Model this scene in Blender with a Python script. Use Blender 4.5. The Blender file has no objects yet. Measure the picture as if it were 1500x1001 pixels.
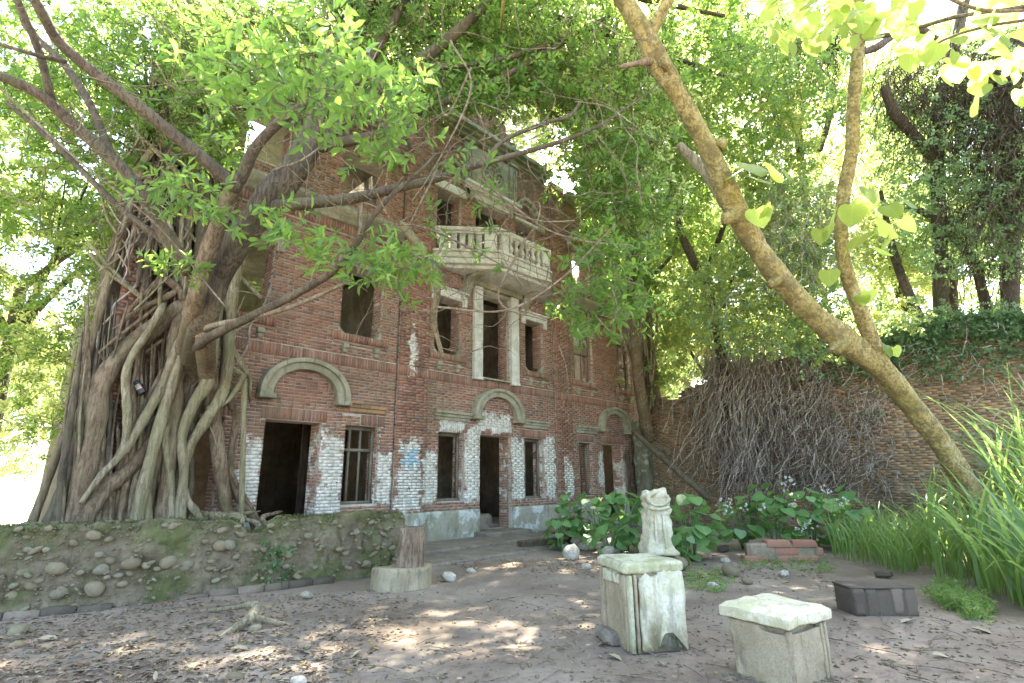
import bpy, bmesh, math, random
import numpy as np
from mathutils import Vector, Matrix, Quaternion

random.seed(7)
rng = np.random.default_rng(11)
scn = bpy.context.scene
col = scn.collection

# ------------------------------------------------------------------ camera
F_PX, PITCH, ROLL, YAW = 779.8, 0.25724, -0.010427, 0.76594     # solved from the facade's vanishing points
CAM_H = 1.4
FAC_Y = 10.5                                                    # plane of the house front
_fh = np.array([math.cos(YAW), math.sin(YAW), 0.0]); _r = np.array([math.sin(YAW), -math.cos(YAW), 0.0]); _up = np.array([0, 0, 1.0])
C_F = _fh*math.cos(PITCH)+_up*math.sin(PITCH); _u = -_fh*math.sin(PITCH)+_up*math.cos(PITCH)
C_R = _r*math.cos(ROLL)+_u*math.sin(ROLL); C_U = -_r*math.sin(ROLL)+_u*math.cos(ROLL)
EYE = np.array([0, 0, CAM_H])
cd = bpy.data.cameras.new('camera'); cam = bpy.data.objects.new('camera', cd); col.objects.link(cam)
cd.sensor_width = 36.0; cd.lens = F_PX/1500*36.0; cd.clip_end = 2000; cd.clip_start = 0.05
cam.matrix_world = Matrix(((C_R[0], C_U[0], -C_F[0], 0), (C_R[1], C_U[1], -C_F[1], 0), (C_R[2], C_U[2], -C_F[2], CAM_H), (0, 0, 0, 1)))
scn.camera = cam

# ------------------------------------------------------------------ light
SUN_EL, SUN_AZ = math.radians(58), math.radians(62)             # azimuth from +Y towards +X
S_DIR = np.array([math.cos(SUN_EL)*math.sin(SUN_AZ), math.cos(SUN_EL)*math.cos(SUN_AZ), math.sin(SUN_EL)])
w = bpy.data.worlds.new('World'); scn.world = w; w.use_nodes = True
nt = w.node_tree; nt.nodes.clear()
sky = nt.nodes.new('ShaderNodeTexSky'); sky.sky_type = 'NISHITA'; sky.sun_disc = False
sky.sun_elevation = SUN_EL; sky.sun_rotation = SUN_AZ; sky.dust_density = 3.0; sky.air_density = 1.0; sky.ozone_density = 0.3
bgn = nt.nodes.new('ShaderNodeBackground'); bgn.inputs['Strength'].default_value = 0.15
wo = nt.nodes.new('ShaderNodeOutputWorld')
nt.links.new(sky.outputs[0], bgn.inputs[0]); nt.links.new(bgn.outputs[0], wo.inputs[0])
sl = bpy.data.lights.new('sun', 'SUN'); sl.energy = 5.0; sl.angle = math.radians(0.53); sl.color = (1.0, 0.93, 0.81)
so = bpy.data.objects.new('sun', sl); col.objects.link(so)
so.rotation_euler = Vector(S_DIR).to_track_quat('Z', 'Y').to_euler(); so.location = (20, 12, 40)
scn.view_settings.view_transform = 'Standard'; scn.view_settings.look = 'None'
scn.view_settings.gamma = 1.0; scn.view_settings.use_curve_mapping = False
scn.view_settings.exposure = 3.3
scn.render.engine = 'CYCLES'
scn.cycles.max_bounces = 6; scn.cycles.diffuse_bounces = 4; scn.cycles.transmission_bounces = 3; scn.cycles.glossy_bounces = 2; scn.cycles.transparent_max_bounces = 4

# ------------------------------------------------------------------ pixel -> direction helpers (a depth is always chosen separately)
def ray(x, y): return C_R*(x-750)/F_PX-C_U*(y-500.5)/F_PX+C_F
def P(x, y, d): return EYE+ray(x, y)*d                          # d metres in front of the lens
def G(x, y, z=0.0):                                             # point on the ground
    r = ray(x, y); return EYE+r*((z-CAM_H)/r[2])
def FP(x, y, off=0.0):                                          # point on a plane parallel to the house front
    r = ray(x, y); return EYE+r*((FAC_Y-off)/r[1])
def depth_of(p): return float((np.asarray(p)-EYE)@C_F)

# ------------------------------------------------------------------ scene helpers
def put(o, parent=None):
    col.objects.link(o)
    if parent is not None: o.parent = parent
    return o
def tag(o, label, cat, group=None):
    o['label'] = label; o['category'] = cat
    if group: o['group'] = group
    return o
def thing(name, label, cat, loc=(0, 0, 0), rz=0.0, group=None):
    o = bpy.data.objects.new(name, None); o.location = tuple(float(v) for v in loc); o.rotation_euler = (0, 0, rz); o.empty_display_size = 0.1
    put(o); return tag(o, label, cat, group)
def struct(o): o['kind'] = 'structure'; return o
def stuff(o): o['kind'] = 'stuff'; return o

def raw_mesh(name, V, F, mat=None, rnd=None, smooth=False):
    """V (n,3); F either (m,k) array or list of index lists; rnd per face"""
    me = bpy.data.meshes.new(name); V = np.asarray(V, dtype=np.float32)
    me.vertices.add(len(V)); me.vertices.foreach_set('co', V.ravel())
    if isinstance(F, np.ndarray):
        tot = np.full(len(F), F.shape[1], dtype=np.int32); flat = F.astype(np.int32).ravel()
    else:
        tot = np.array([len(f) for f in F], dtype=np.int32); flat = np.fromiter((i for f in F for i in f), dtype=np.int32)
    me.loops.add(len(flat)); me.loops.foreach_set('vertex_index', flat)
    me.polygons.add(len(tot)); st = np.concatenate([[0], np.cumsum(tot)[:-1]]).astype(np.int32)
    me.polygons.foreach_set('loop_start', st); me.polygons.foreach_set('loop_total', tot)
    if smooth: me.polygons.foreach_set('use_smooth', np.ones(len(tot), dtype=bool))
    if rnd is not None:
        a = me.attributes.new('rnd', 'FLOAT', 'FACE'); a.data.foreach_set('value', np.asarray(rnd, dtype=np.float32))
    me.update(calc_edges=True); me.validate()
    if mat is not None: me.materials.append(mat)
    return me
def mobj(name, me, parent=None): return put(bpy.data.objects.new(name, me), parent)

class MB:
    def __init__(s): s.V = []; s.F = []; s.n = 0; s.R = []
    def add(s, V, F, rnd=None):
        V = np.asarray(V, dtype=float); s.V.append(V)
        s.F += [[i+s.n for i in f] for f in F]; s.n += len(V)
        s.R += [random.random() if rnd is None else rnd]*len(F)
    def box(s, x0, x1, y0, y1, z0, z1, rnd=None):
        s.add([(x0, y0, z0), (x1, y0, z0), (x1, y1, z0), (x0, y1, z0), (x0, y0, z1), (x1, y0, z1), (x1, y1, z1), (x0, y1, z1)],
              [(0, 3, 2, 1), (4, 5, 6, 7), (0, 1, 5, 4), (1, 2, 6, 5), (2, 3, 7, 6), (3, 0, 4, 7)], rnd)
    def prism(s, poly, y0, y1, rnd=None):           # poly of (x,z), extruded along y
        n = len(poly)
        V = [(x, y0, z) for x, z in poly]+[(x, y1, z) for x, z in poly]
        F = [list(range(n)), list(range(2*n-1, n-1, -1))]+[[(i+1) % n, i, n+i, n+(i+1) % n] for i in range(n)]
        s.add(V, F, rnd)
    def prismz(s, poly, z0, z1, rnd=None):          # poly of (x,y), extruded along z
        n = len(poly)
        V = [(x, y, z0) for x, y in poly]+[(x, y, z1) for x, y in poly]
        F = [list(range(n-1, -1, -1)), list(range(n, 2*n))]+[[i, (i+1) % n, n+(i+1) % n, n+i] for i in range(n)]
        s.add(V, F, rnd)
    def tube(s, pts, rad, n=8, sub=4, wob=0.0, cap=True, rnd=None, ridge=0.0):
        V, F = tube_geo(pts, rad, n, sub, wob, cap, ridge); s.add(V, F, rnd)
    def build(s, name, mat, parent=None, smooth=False, bevel=0.0):
        me = raw_mesh(name, np.concatenate(s.V) if s.V else np.zeros((0, 3)), s.F, mat, s.R, smooth)
        o = mobj(name, me, parent)
        if bevel:
            b = o.modifiers.new('bevel', 'BEVEL'); b.width = bevel; b.segments = 2; b.limit_method = 'ANGLE'
        return o

def catmull(pts, sub):
    p = np.asarray(pts, dtype=float)
    if len(p) < 3 or sub <= 1: return p
    q = np.vstack([2*p[0]-p[1], p, 2*p[-1]-p[-2]]); out = []
    for i in range(1, len(q)-2):
        for k in range(sub):
            t = k/sub
            out.append(0.5*((2*q[i])+(-q[i-1]+q[i+1])*t+(2*q[i-1]-5*q[i]+4*q[i+1]-q[i+2])*t*t+(-q[i-1]+3*q[i]-3*q[i+1]+q[i+2])*t**3))
    out.append(p[-1]); return np.array(out)
def tube_geo(pts, rad, n=8, sub=4, wob=0.0, cap=True, ridge=0.0):
    p = catmull(pts, sub); m = len(p)
    r = np.interp(np.linspace(0, 1, m), np.linspace(0, 1, len(rad)), rad) if np.ndim(rad) else np.full(m, float(rad))
    t = np.gradient(p, axis=0); t /= np.linalg.norm(t, axis=1)[:, None]+1e-9
    ref = np.array([0, 0, 1.0]) if abs(t[0][2]) < 0.9 else np.array([1.0, 0, 0])
    a = np.cross(t[0], ref); a /= np.linalg.norm(a); V = []
    ph = random.random()*6
    ang = np.linspace(0, 2*math.pi, n, endpoint=False)
    for i in range(m):
        a = a-t[i]*(a@t[i]); a /= np.linalg.norm(a)+1e-9; b = np.cross(t[i], a)
        rr = r[i]*(1+wob*(math.sin(i*0.9+ph)+0.6*math.sin(i*2.3+ph*2)+0.5*random.uniform(-1, 1)))
        rk = rr*(1+ridge*np.sin(ang*3+i*0.25+ph)+ridge*0.6*np.sin(ang*5-i*0.17+ph))
        V.append(p[i]+np.cos(ang)[:, None]*a*rk[:, None]+np.sin(ang)[:, None]*b*rk[:, None])
    if cap and m > 2 and r[0] > .012:
        for e, rows_ in ((0, [(-.55, .72), (-.85, .22)]), (m-1, [(.55, .72), (.85, .22)])):
            for dd, kk in rows_:
                ring = p[e]+t[e]*r[e]*dd+(V[0 if e == 0 else -1]-V[0 if e == 0 else -1].mean(0))*kk/(1 if dd in (-.55, .55) else .72)
                V = [ring]+V if e == 0 else V+[ring]
        m += 4
    V = np.concatenate(V); F = []
    for i in range(m-1):
        for k in range(n):
            k2 = (k+1) % n; F.append((i*n+k, i*n+k2, (i+1)*n+k2, (i+1)*n+k))
    if cap: F.append(tuple(range(n-1, -1, -1))); F.append(tuple((m-1)*n+k for k in range(n)))
    return V, F

_perm = rng.random((32, 32, 32))
def vnoise(p, s=1.0):
    q = np.asarray(p, dtype=float)*s; i = np.floor(q).astype(int); f = q-i; f = f*f*(3-2*f); out = 0
    for dx in (0, 1):
        for dy in (0, 1):
            for dz in (0, 1):
                wt = (f[..., 0] if dx else 1-f[..., 0])*(f[..., 1] if dy else 1-f[..., 1])*(f[..., 2] if dz else 1-f[..., 2])
                out = out+wt*_perm[(i[..., 0]+dx) % 32, (i[..., 1]+dy) % 32, (i[..., 2]+dz) % 32]
    return out*2-1
def fbm(p, s=1.0, o=4): return sum(vnoise(p, s*2**k)*0.5**k for k in range(o))

def rough_block(sx, sy, sz, n=10, amp=0.012, rnd_r=0.03, seed=0, chips=0.0):
    """box (base at z=0) as a subdivided cube with rounded, chipped edges"""
    bm = bmesh.new(); bmesh.ops.create_cube(bm, size=1.0)
    bmesh.ops.subdivide_edges(bm, edges=bm.edges[:], cuts=n, use_grid_fill=True)
    V = np.array([v.co[:] for v in bm.verts]); F = [[v.index for v in f.verts] for f in bm.faces]; bm.free()
    H = np.array([sx, sy, sz])/2; q = V*2*H
    inner = np.clip(q, -(H-rnd_r), H-rnd_r); d = q-inner; L = np.linalg.norm(d, axis=1)[:, None]+1e-9
    q = np.where(L > 1e-6, inner+d/L*np.minimum(L, rnd_r), q)
    N = q/np.linalg.norm(q, axis=1)[:, None]
    edge = (np.abs(V) > 0.44).sum(1) >= 2
    q = q+N*(fbm(q+seed*3.7, 5.0)[:, None]*amp)
    if chips: q = q-N*(np.clip(fbm(q+seed*9.1, 6.0), 0, 1)*chips*edge)[:, None]
    q[:, 2] += sz/2
    return q, F

# ------------------------------------------------------------------ materials
def new_mat(name):
    m = bpy.data.materials.new(name); m.use_nodes = True; t = m.node_tree; t.nodes.clear()
    out = t.nodes.new('ShaderNodeOutputMaterial'); return m, t, out
def N_(t, typ, **kw):
    n = t.nodes.new(typ)
    for k, v in kw.items():
        if hasattr(n, k): setattr(n, k, v)
    return n
def inp(t, n, i, v):
    if isinstance(v, bpy.types.NodeSocket): t.links.new(v, n.inputs[i])
    elif isinstance(v, (tuple, list)) and len(v) == 3 and n.inputs[i].type == 'RGBA': n.inputs[i].default_value = (*v, 1)
    else: n.inputs[i].default_value = v
def math_(t, op, a, b=None, c=None, clamp=False):
    n = t.nodes.new('ShaderNodeMath'); n.operation = op; n.use_clamp = clamp; inp(t, n, 0, a)
    if b is not None: inp(t, n, 1, b)
    if c is not None: inp(t, n, 2, c)
    return n.outputs[0]
def noise_(t, vec, scale, detail=4, rough=0.55, dist=0.0):
    n = t.nodes.new('ShaderNodeTexNoise'); inp(t, n, 'Vector', vec); inp(t, n, 'Scale', scale); inp(t, n, 'Detail', detail); inp(t, n, 'Roughness', rough); inp(t, n, 'Distortion', dist)
    return n.outputs[0]
def stretch_(t, vec, sc):
    n = t.nodes.new('ShaderNodeVectorMath'); n.operation = 'MULTIPLY'; t.links.new(vec, n.inputs[0]); n.inputs[1].default_value = sc; return n.outputs[0]
def ramp_(t, fac, stops, mode='LINEAR'):
    n = t.nodes.new('ShaderNodeValToRGB'); n.color_ramp.interpolation = mode; e = n.color_ramp.elements
    while len(e) > 1: e.remove(e[0])
    e[0].position = stops[0][0]; e[0].color = (*stops[0][1], 1)
    for p, c in stops[1:]: k = e.new(p); k.color = (*c, 1)
    inp(t, n, 0, fac); return n.outputs[0]
def step_(t, v, a, b):
    n = t.nodes.new('ShaderNodeMapRange'); n.interpolation_type = 'SMOOTHSTEP'; inp(t, n, 0, v); n.inputs[1].default_value = a; n.inputs[2].default_value = b; return n.outputs[0]
def mix_(t, fac, a, b, mode='MIX'):
    n = t.nodes.new('ShaderNodeMix'); n.data_type = 'RGBA'; n.blend_type = mode; inp(t, n, 0, fac); inp(t, n, 6, a); inp(t, n, 7, b); return n.outputs[2]
def attr_(t, name='rnd'):
    n = t.nodes.new('ShaderNodeAttribute'); n.attribute_name = name; return n.outputs['Fac']
def pos_(t): return t.nodes.new('ShaderNodeNewGeometry').outputs['Position']
def objc_(t): return t.nodes.new('ShaderNodeTexCoord').outputs['Object']
def orand_(t): return t.nodes.new('ShaderNodeObjectInfo').outputs['Random']
def bump_(t, h, strength=0.5, dist=0.02):
    n = t.nodes.new('ShaderNodeBump'); inp(t, n, 'Height', h); n.inputs['Strength'].default_value = strength; n.inputs['Distance'].default_value = dist; return n.outputs[0]
def bsdf_(t, out, color, rough=0.9, normal=None, spec=0.25):
    b = t.nodes.new('ShaderNodeBsdfPrincipled'); inp(t, b, 'Base Color', color); inp(t, b, 'Roughness', rough); b.inputs['Specular IOR Level'].default_value = spec
    if normal is not None: t.links.new(normal, b.inputs['Normal'])
    t.links.new(b.outputs[0], out.inputs[0]); return b

def leaf_mat(name, stops, trans, rough=0.42, tfac=0.45, src='attr', spec=0.5, veins=False):
    m, t, out = new_mat(name)
    r = attr_(t) if src == 'attr' else orand_(t)
    c = ramp_(t, r, stops)
    n = noise_(t, pos_(t), 0.35, 3)
    c = mix_(t, math_(t, 'MULTIPLY', step_(t, n, 0.4, 0.65), 0.3), c, (0.055, 0.10, 0.03))
    if veins:
        sp = t.nodes.new('ShaderNodeSeparateXYZ'); t.links.new(objc_(t), sp.inputs[0]); ay = math_(t, 'ABSOLUTE', sp.outputs[1])
        v = math_(t, 'MAXIMUM', step_(t, ay, .022, .008), math_(t, 'MULTIPLY', step_(t, math_(t, 'ABSOLUTE', math_(t, 'SUBTRACT', math_(t, 'FRACT', math_(t, 'MULTIPLY', math_(t, 'SUBTRACT', sp.outputs[0], math_(t, 'MULTIPLY', ay, .75)), 6.0)), .5)), .10, .03), .7))
        bl_ = noise_(t, objc_(t), 7.0, 4, .6); c = mix_(t, math_(t, 'MULTIPLY', step_(t, bl_, .42, .66), .35), c, stops[0][1]); c = mix_(t, math_(t, 'MULTIPLY', v, .55), c, tuple(min(1, q*1.9) for q in stops[-1][1]))
    b = t.nodes.new('ShaderNodeBsdfPrincipled'); inp(t, b, 'Base Color', c); b.inputs['Roughness'].default_value = rough; b.inputs['Specular IOR Level'].default_value = spec
    tr = t.nodes.new('ShaderNodeBsdfTranslucent'); inp(t, tr, 'Color', mix_(t, 0.75 if veins else 0.88, c, trans))
    mx = t.nodes.new('ShaderNodeMixShader'); mx.inputs[0].default_value = tfac
    t.links.new(b.outputs[0], mx.inputs[1]); t.links.new(tr.outputs[0], mx.inputs[2]); t.links.new(mx.outputs[0], out.inputs[0]); return m

M = {}
GREEN = [(0.0, (0.03, 0.075, 0.018)), (0.35, (0.055, 0.125, 0.026)), (0.75, (0.09, 0.18, 0.035)), (0.95, (0.13, 0.21, 0.04)), (1.0, (0.30, 0.27, 0.05))]
M['leaf'] = leaf_mat('banyan_leaf', GREEN, (0.36, 0.56, 0.09), tfac=0.52)
M['leaf_one'] = leaf_mat('banyan_leaf_single', [(0, (0.045, 0.105, 0.025)), (0.6, (0.08, 0.165, 0.035)), (1, (0.13, 0.22, 0.045))], (0.40, 0.62, 0.10), tfac=0.52, src='obj')
M['leaf_far'] = leaf_mat('far_leaf', [(0, (0.08, 0.14, 0.04)), (0.5, (0.12, 0.20, 0.05)), (1, (0.18, 0.26, 0.08))], (0.60, 0.74, 0.26), rough=0.5, tfac=0.6)
M['leaf_yellow'] = leaf_mat('yellowish_leaf', [(0, (0.12, 0.18, 0.045)), (0.5, (0.18, 0.24, 0.055)), (1, (0.26, 0.30, 0.08))], (0.74, 0.82, 0.32), rough=0.5, tfac=0.62)
M['ivy'] = leaf_mat('ivy_leaf', [(0, (0.11, 0.19, 0.095)), (0.6, (0.155, 0.25, 0.12)), (1, (0.21, 0.30, 0.16))], (0.34, 0.52, 0.16), rough=0.35, tfac=0.45)
M['heart'] = leaf_mat('heart_leaf', [(0, (0.11, 0.19, 0.03)), (1, (0.17, 0.25, 0.04))], (0.62, 0.72, 0.16), rough=0.5, tfac=0.6, src='obj', spec=0.3, veins=True)
M['broad'] = leaf_mat('broad_leaf', [(0, (0.08, 0.17, 0.055)), (0.6, (0.115, 0.23, 0.075)), (1, (0.16, 0.28, 0.095))], (0.30, 0.52, 0.12), rough=0.36, tfac=0.35, src='obj', veins=True)
M['grass'] = leaf_mat('grass_blade', [(0, (0.075, 0.15, 0.04)), (0.6, (0.12, 0.22, 0.06)), (0.9, (0.17, 0.27, 0.07)), (1, (0.28, 0.26, 0.10))], (0.42, 0.60, 0.16), rough=0.4, tfac=0.48)

def litter_mat(name, stops, src='attr'):
    m, t, out = new_mat(name); c = ramp_(t, attr_(t) if src == 'attr' else orand_(t), stops)
    c = mix_(t, math_(t, 'MULTIPLY', noise_(t, objc_(t), 30.0, 3), 0.5), c, (0.10, 0.07, 0.045)); bsdf_(t, out, c, 0.85); return m
M['litter'] = litter_mat('leaf_litter', [(0, (0.10, 0.065, 0.04)), (0.4, (0.17, 0.115, 0.07)), (0.75, (0.26, 0.20, 0.13)), (0.95, (0.34, 0.29, 0.20)), (1.0, (0.42, 0.30, 0.05))])
M['fallen_pale'] = litter_mat('fallen_leaf_pale', [(0, (0.27, 0.24, 0.14)), (1, (0.36, 0.31, 0.20))], 'obj')
M['fallen_yellow'] = litter_mat('fallen_leaf_yellow', [(0, (0.50, 0.33, 0.04)), (1, (0.55, 0.42, 0.08))], 'obj')
M['fallen_brown'] = litter_mat('fallen_leaf_brown', [(0, (0.20, 0.12, 0.07)), (1, (0.30, 0.20, 0.12))], 'obj')

def bark_mat(name, c1, c2, moss=(0.10, 0.11, 0.05), mossfac=0.4, scale=1.0, bump=0.8, lenticel=0.0, streak=(1, 1, 0.16)):
    m, t, out = new_mat(name); p = pos_(t); ps = stretch_(t, p, streak)
    n = step_(t, noise_(t, p, 2.6*scale, 5, 0.6), 0.36, 0.64); n2 = noise_(t, ps, 26.0*scale, 5, 0.7); n3 = noise_(t, p, 48.0*scale, 4, 0.7)
    c = mix_(t, n, c1, c2); c = mix_(t, math_(t, 'MULTIPLY', step_(t, n2, 0.45, 0.58), 0.72), c, tuple(v*0.36 for v in c1))
    c = mix_(t, math_(t, 'MULTIPLY', step_(t, n3, 0.55, 0.70), 0.45), c, tuple(min(1, v*1.45) for v in c2))
    g = noise_(t, p, 1.5, 4, 0.6); c = mix_(t, math_(t, 'MULTIPLY', step_(t, g, 0.45, 0.62), mossfac), c, moss)
    pr = t.nodes.new('ShaderNodeAttribute'); pr.attribute_name = 'rnd'
    c = mix_(t, math_(t, 'MULTIPLY', pr.outputs['Fac'], 0.3), c, tuple(v*0.55 for v in c1))
    if lenticel:
        v = t.nodes.new('ShaderNodeTexVoronoi'); inp(t, v, 'Vector', stretch_(t, p, (1, 1, 1))); v.inputs['Scale'].default_value = 24.0
        c = mix_(t, math_(t, 'MULTIPLY', step_(t, v.outputs['Distance'], 0.30, 0.12), lenticel), c, (0.50, 0.47, 0.34))
        b2 = noise_(t, p, 5.0, 5, 0.7); c = mix_(t, math_(t, 'MULTIPLY', step_(t, b2, 0.50, 0.60), 0.72), c, (0.15, 0.125, 0.06)); c = mix_(t, math_(t, 'MULTIPLY', step_(t, b2, 0.44, 0.32), 0.55), c, (0.50, 0.48, 0.36))
    bsdf_(t, out, c, 0.88, bump_(t, math_(t, 'ADD', n2, math_(t, 'MULTIPLY', n3, 0.5)), bump, 0.06)); return m
M['root'] = bark_mat('aerial_root_bark', (0.20, 0.14, 0.085), (0.32, 0.245, 0.16), (0.17, 0.17, 0.085), 0.35)
M['root_pale'] = bark_mat('pale_root_bark', (0.27, 0.225, 0.135), (0.39, 0.34, 0.22), (0.25, 0.245, 0.12), 0.5)
M['bark'] = bark_mat('banyan_bark', (0.11, 0.085, 0.06), (0.18, 0.145, 0.10), (0.12, 0.12, 0.06), 0.35)
M['bark_far'] = bark_mat('far_bark', (0.09, 0.075, 0.055), (0.16, 0.13, 0.10), (0.09, 0.10, 0.05), 0.3)
M['bark_lean'] = bark_mat('leaning_bark', (0.31, 0.25, 0.085), (0.46, 0.39, 0.17), (0.29, 0.27, 0.08), 0.4, 0.8, 0.8, 0.35, (1, 1, 1))
M['vine'] = bark_mat('dead_vine', (0.50, 0.42, 0.345), (0.66, 0.57, 0.48), (0.15, 0.13, 0.08), 0.3)
M['vine_dark'] = bark_mat('dark_vine', (0.10, 0.077, 0.05), (0.18, 0.14, 0.095), (0.05, 0.06, 0.025), 0.4)
M['twig'] = bark_mat('twig', (0.22, 0.17, 0.11), (0.34, 0.28, 0.20), (0.2, 0.19, 0.1), 0.3)

PAINT = [(3.74, 4.07, 0.7, 2.25), (5.24, 5.74, 0.6, 2.42), (6.63, 6.93, 1.0, 2.0), (7.08, 7.72, 0.75, 2.35), (7.82, 8.25, 0.95, 2.15), (8.3, 9.2, 2.64, 2.96),
         (9.16, 9.66, 0.95, 2.8), (9.66, 10.84, 2.72, 3.2), (10.86, 11.36, 0.98, 2.5), (12.26, 12.72, 0.9, 2.65), (13.1, 13.5, 0.95, 2.05), (15.0, 15.3, 1.2, 2.4), (7.3, 7.42, 3.9, 5.2), (16.5, 16.9, 1.0, 2.0)]
def brick_mat(name, src, stops, paint=True, moss=0.35):
    m, t, out = new_mat(name); p = pos_(t)
    r = attr_(t) if src == 'attr' else orand_(t)
    c = ramp_(t, r, stops)
    n1 = noise_(t, p, 40.0, 4, 0.6); c = mix_(t, math_(t, 'MULTIPLY', step_(t, n1, 0.4, 0.65), 0.35), c, (0.13, 0.085, 0.065))
    g = noise_(t, p, 0.55, 5, 0.62); c = mix_(t, math_(t, 'MULTIPLY', step_(t, g, 0.45, 0.62), moss), c, (0.16, 0.135, 0.085))
    g2 = noise_(t, stretch_(t, p, (1, 1, .3)), 2.6, 5, 0.65); c = mix_(t, math_(t, 'MULTIPLY', step_(t, g2, 0.54, 0.7), 0.55), c, (0.085, 0.072, 0.055))
    if paint:
        sp = t.nodes.new('ShaderNodeSeparateXYZ'); t.links.new(p, sp.inputs[0]); X, Z = sp.outputs[0], sp.outputs[2]
        sd = None
        for x0, x1, z0, z1 in PAINT:
            a = math_(t, 'SUBTRACT', math_(t, 'ABSOLUTE', math_(t, 'SUBTRACT', X, (x0+x1)/2)), (x1-x0)/2)
            b = math_(t, 'SUBTRACT', math_(t, 'ABSOLUTE', math_(t, 'SUBTRACT', Z, (z0+z1)/2)), (z1-z0)/2)
            d = math_(t, 'MAXIMUM', a, b); sd = d if sd is None else math_(t, 'MINIMUM', sd, d)
        wob = math_(t, 'MULTIPLY', math_(t, 'SUBTRACT', noise_(t, p, 3.2, 5, 0.65), 0.5), 0.75)
        fine = math_(t, 'MULTIPLY', math_(t, 'SUBTRACT', noise_(t, p, 14.0, 4, 0.7), 0.5), 0.30)
        k = step_(t, math_(t, 'ADD', math_(t, 'ADD', sd, wob), math_(t, 'ADD', fine, -0.02)), 0.03, -0.05)
        flake = step_(t, noise_(t, p, 4.0, 5, 0.66), 0.66, 0.60)
        k = math_(t, 'MULTIPLY', k, flake)
        pc = mix_(t, step_(t, noise_(t, p, 9.0, 5, .7), .38, .62), (0.48, 0.47, 0.40), (0.74, 0.73, 0.66))
        blue = math_(t, 'MULTIPLY', step_(t, math_(t, 'ABSOLUTE', math_(t, 'SUBTRACT', X, 7.4)), 0.42, 0.25), step_(t, math_(t, 'ABSOLUTE', math_(t, 'SUBTRACT', Z, 1.92)), 0.32, 0.16))
        blue = math_(t, 'MULTIPLY', blue, step_(t, noise_(t, p, 5.0, 4, 0.7), 0.45, 0.56))
        pc = mix_(t, blue, pc, (0.30, 0.48, 0.56)); c = mix_(t, math_(t, 'MULTIPLY', k, 0.92), c, pc)
    bsdf_(t, out, c, 0.9, bump_(t, n1, 0.5, 0.006)); return m
REDS = [(0.0, (0.19, 0.11, 0.085)), (0.25, (0.28, 0.147, 0.10)), (0.55, (0.35, 0.18, 0.118)), (0.8, (0.31, 0.195, 0.14)), (0.93, (0.38, 0.25, 0.19)), (1.0, (0.18, 0.135, 0.11))]
OLD = [(0.0, (0.22, 0.15, 0.088)), (0.4, (0.33, 0.22, 0.122)), (0.75, (0.40, 0.25, 0.13)), (0.92, (0.44, 0.265, 0.145)), (1.0, (0.13, 0.11, 0.08))]
ORANGE = [(0.0, (0.30, 0.13, 0.085)), (0.5, (0.36, 0.17, 0.11)), (1.0, (0.27, 0.14, 0.10))]
M['brick'] = brick_mat('red_brick', 'attr', REDS)
M['brick_one'] = brick_mat('red_brick_single', 'obj', REDS)
M['brick_old'] = brick_mat('old_brick', 'attr', OLD, False, 0.55)
M['brick_orange'] = brick_mat('orange_brick', 'obj', ORANGE, False, 0.2)
M['brick_black'] = brick_mat('blackened_brick', 'obj', [(0, (0.06, 0.05, 0.036)), (0.7, (0.09, 0.075, 0.055)), (0.75, (0.22, 0.175, 0.13)), (1, (0.10, 0.08, 0.06))], False, 0.5)

def cement_mat(name, c1, c2, moss=(0.13, 0.14, 0.065), mossf=0.5, paint=None, ps=2.2, pt=(0.5, 0.58), bump=0.6, bs=30.0, mscale=1.1, stain=0.55):
    m, t, out = new_mat(name); p = pos_(t)
    n = step_(t, noise_(t, p, 3.0, 6, 0.68), 0.35, 0.65); f = noise_(t, p, bs, 5, 0.72); f2 = noise_(t, p, 95.0, 4, 0.7)
    c = mix_(t, n, c1, c2); c = mix_(t, math_(t, 'MULTIPLY', step_(t, f, 0.45, 0.68), 0.5), c, tuple(v*0.55 for v in c1)); c = mix_(t, math_(t, 'MULTIPLY', step_(t, f2, 0.54, 0.68), 0.4), c, tuple(v*0.5 for v in c1))
    if paint:
        k = step_(t, math_(t, 'ADD', noise_(t, p, ps, 6, 0.66), math_(t, 'MULTIPLY', f, 0.08)), pt[0]+.04, pt[1]+.04); c = mix_(t, k, c, mix_(t, math_(t, 'MULTIPLY', f, 0.5), paint, c2))
    g = noise_(t, p, mscale, 6, 0.68); c = mix_(t, math_(t, 'MULTIPLY', step_(t, g, 0.46, 0.62), mossf), c, moss)
    st = noise_(t, stretch_(t, p, (1, 1, 0.22)), 9.0, 5, 0.7); c = mix_(t, math_(t, 'MULTIPLY', step_(t, st, 0.52, 0.68), stain), c, tuple(v*0.32 for v in c1))
    bsdf_(t, out, c, 0.93, bump_(t, math_(t, 'ADD', f, math_(t, 'MULTIPLY', f2, 0.4)), bump, 0.018)); return m
M['mortar'] = cement_mat('mortar', (0.44, 0.39, 0.32), (0.55, 0.50, 0.42), (0.20, 0.19, 0.12), 0.4)
M['mortar_old'] = cement_mat('old_mortar', (0.25, 0.20, 0.135), (0.33, 0.27, 0.185), (0.12, 0.115, 0.07), 0.5)
M['trim'] = cement_mat('cement_moulding', (0.28, 0.27, 0.19), (0.37, 0.355, 0.26), (0.16, 0.165, 0.085), 0.6)
M['trim_white'] = cement_mat('white_cement', (0.52, 0.52, 0.45), (0.68, 0.68, 0.61), (0.33, 0.33, 0.21), 0.4, stain=.4)
M['plinth'] = cement_mat('plinth_render', (0.29, 0.275, 0.21), (0.36, 0.345, 0.27), (0.20, 0.205, 0.11), 0.5, (0.56, 0.58, 0.56), 1.5, (0.53, 0.57))
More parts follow.
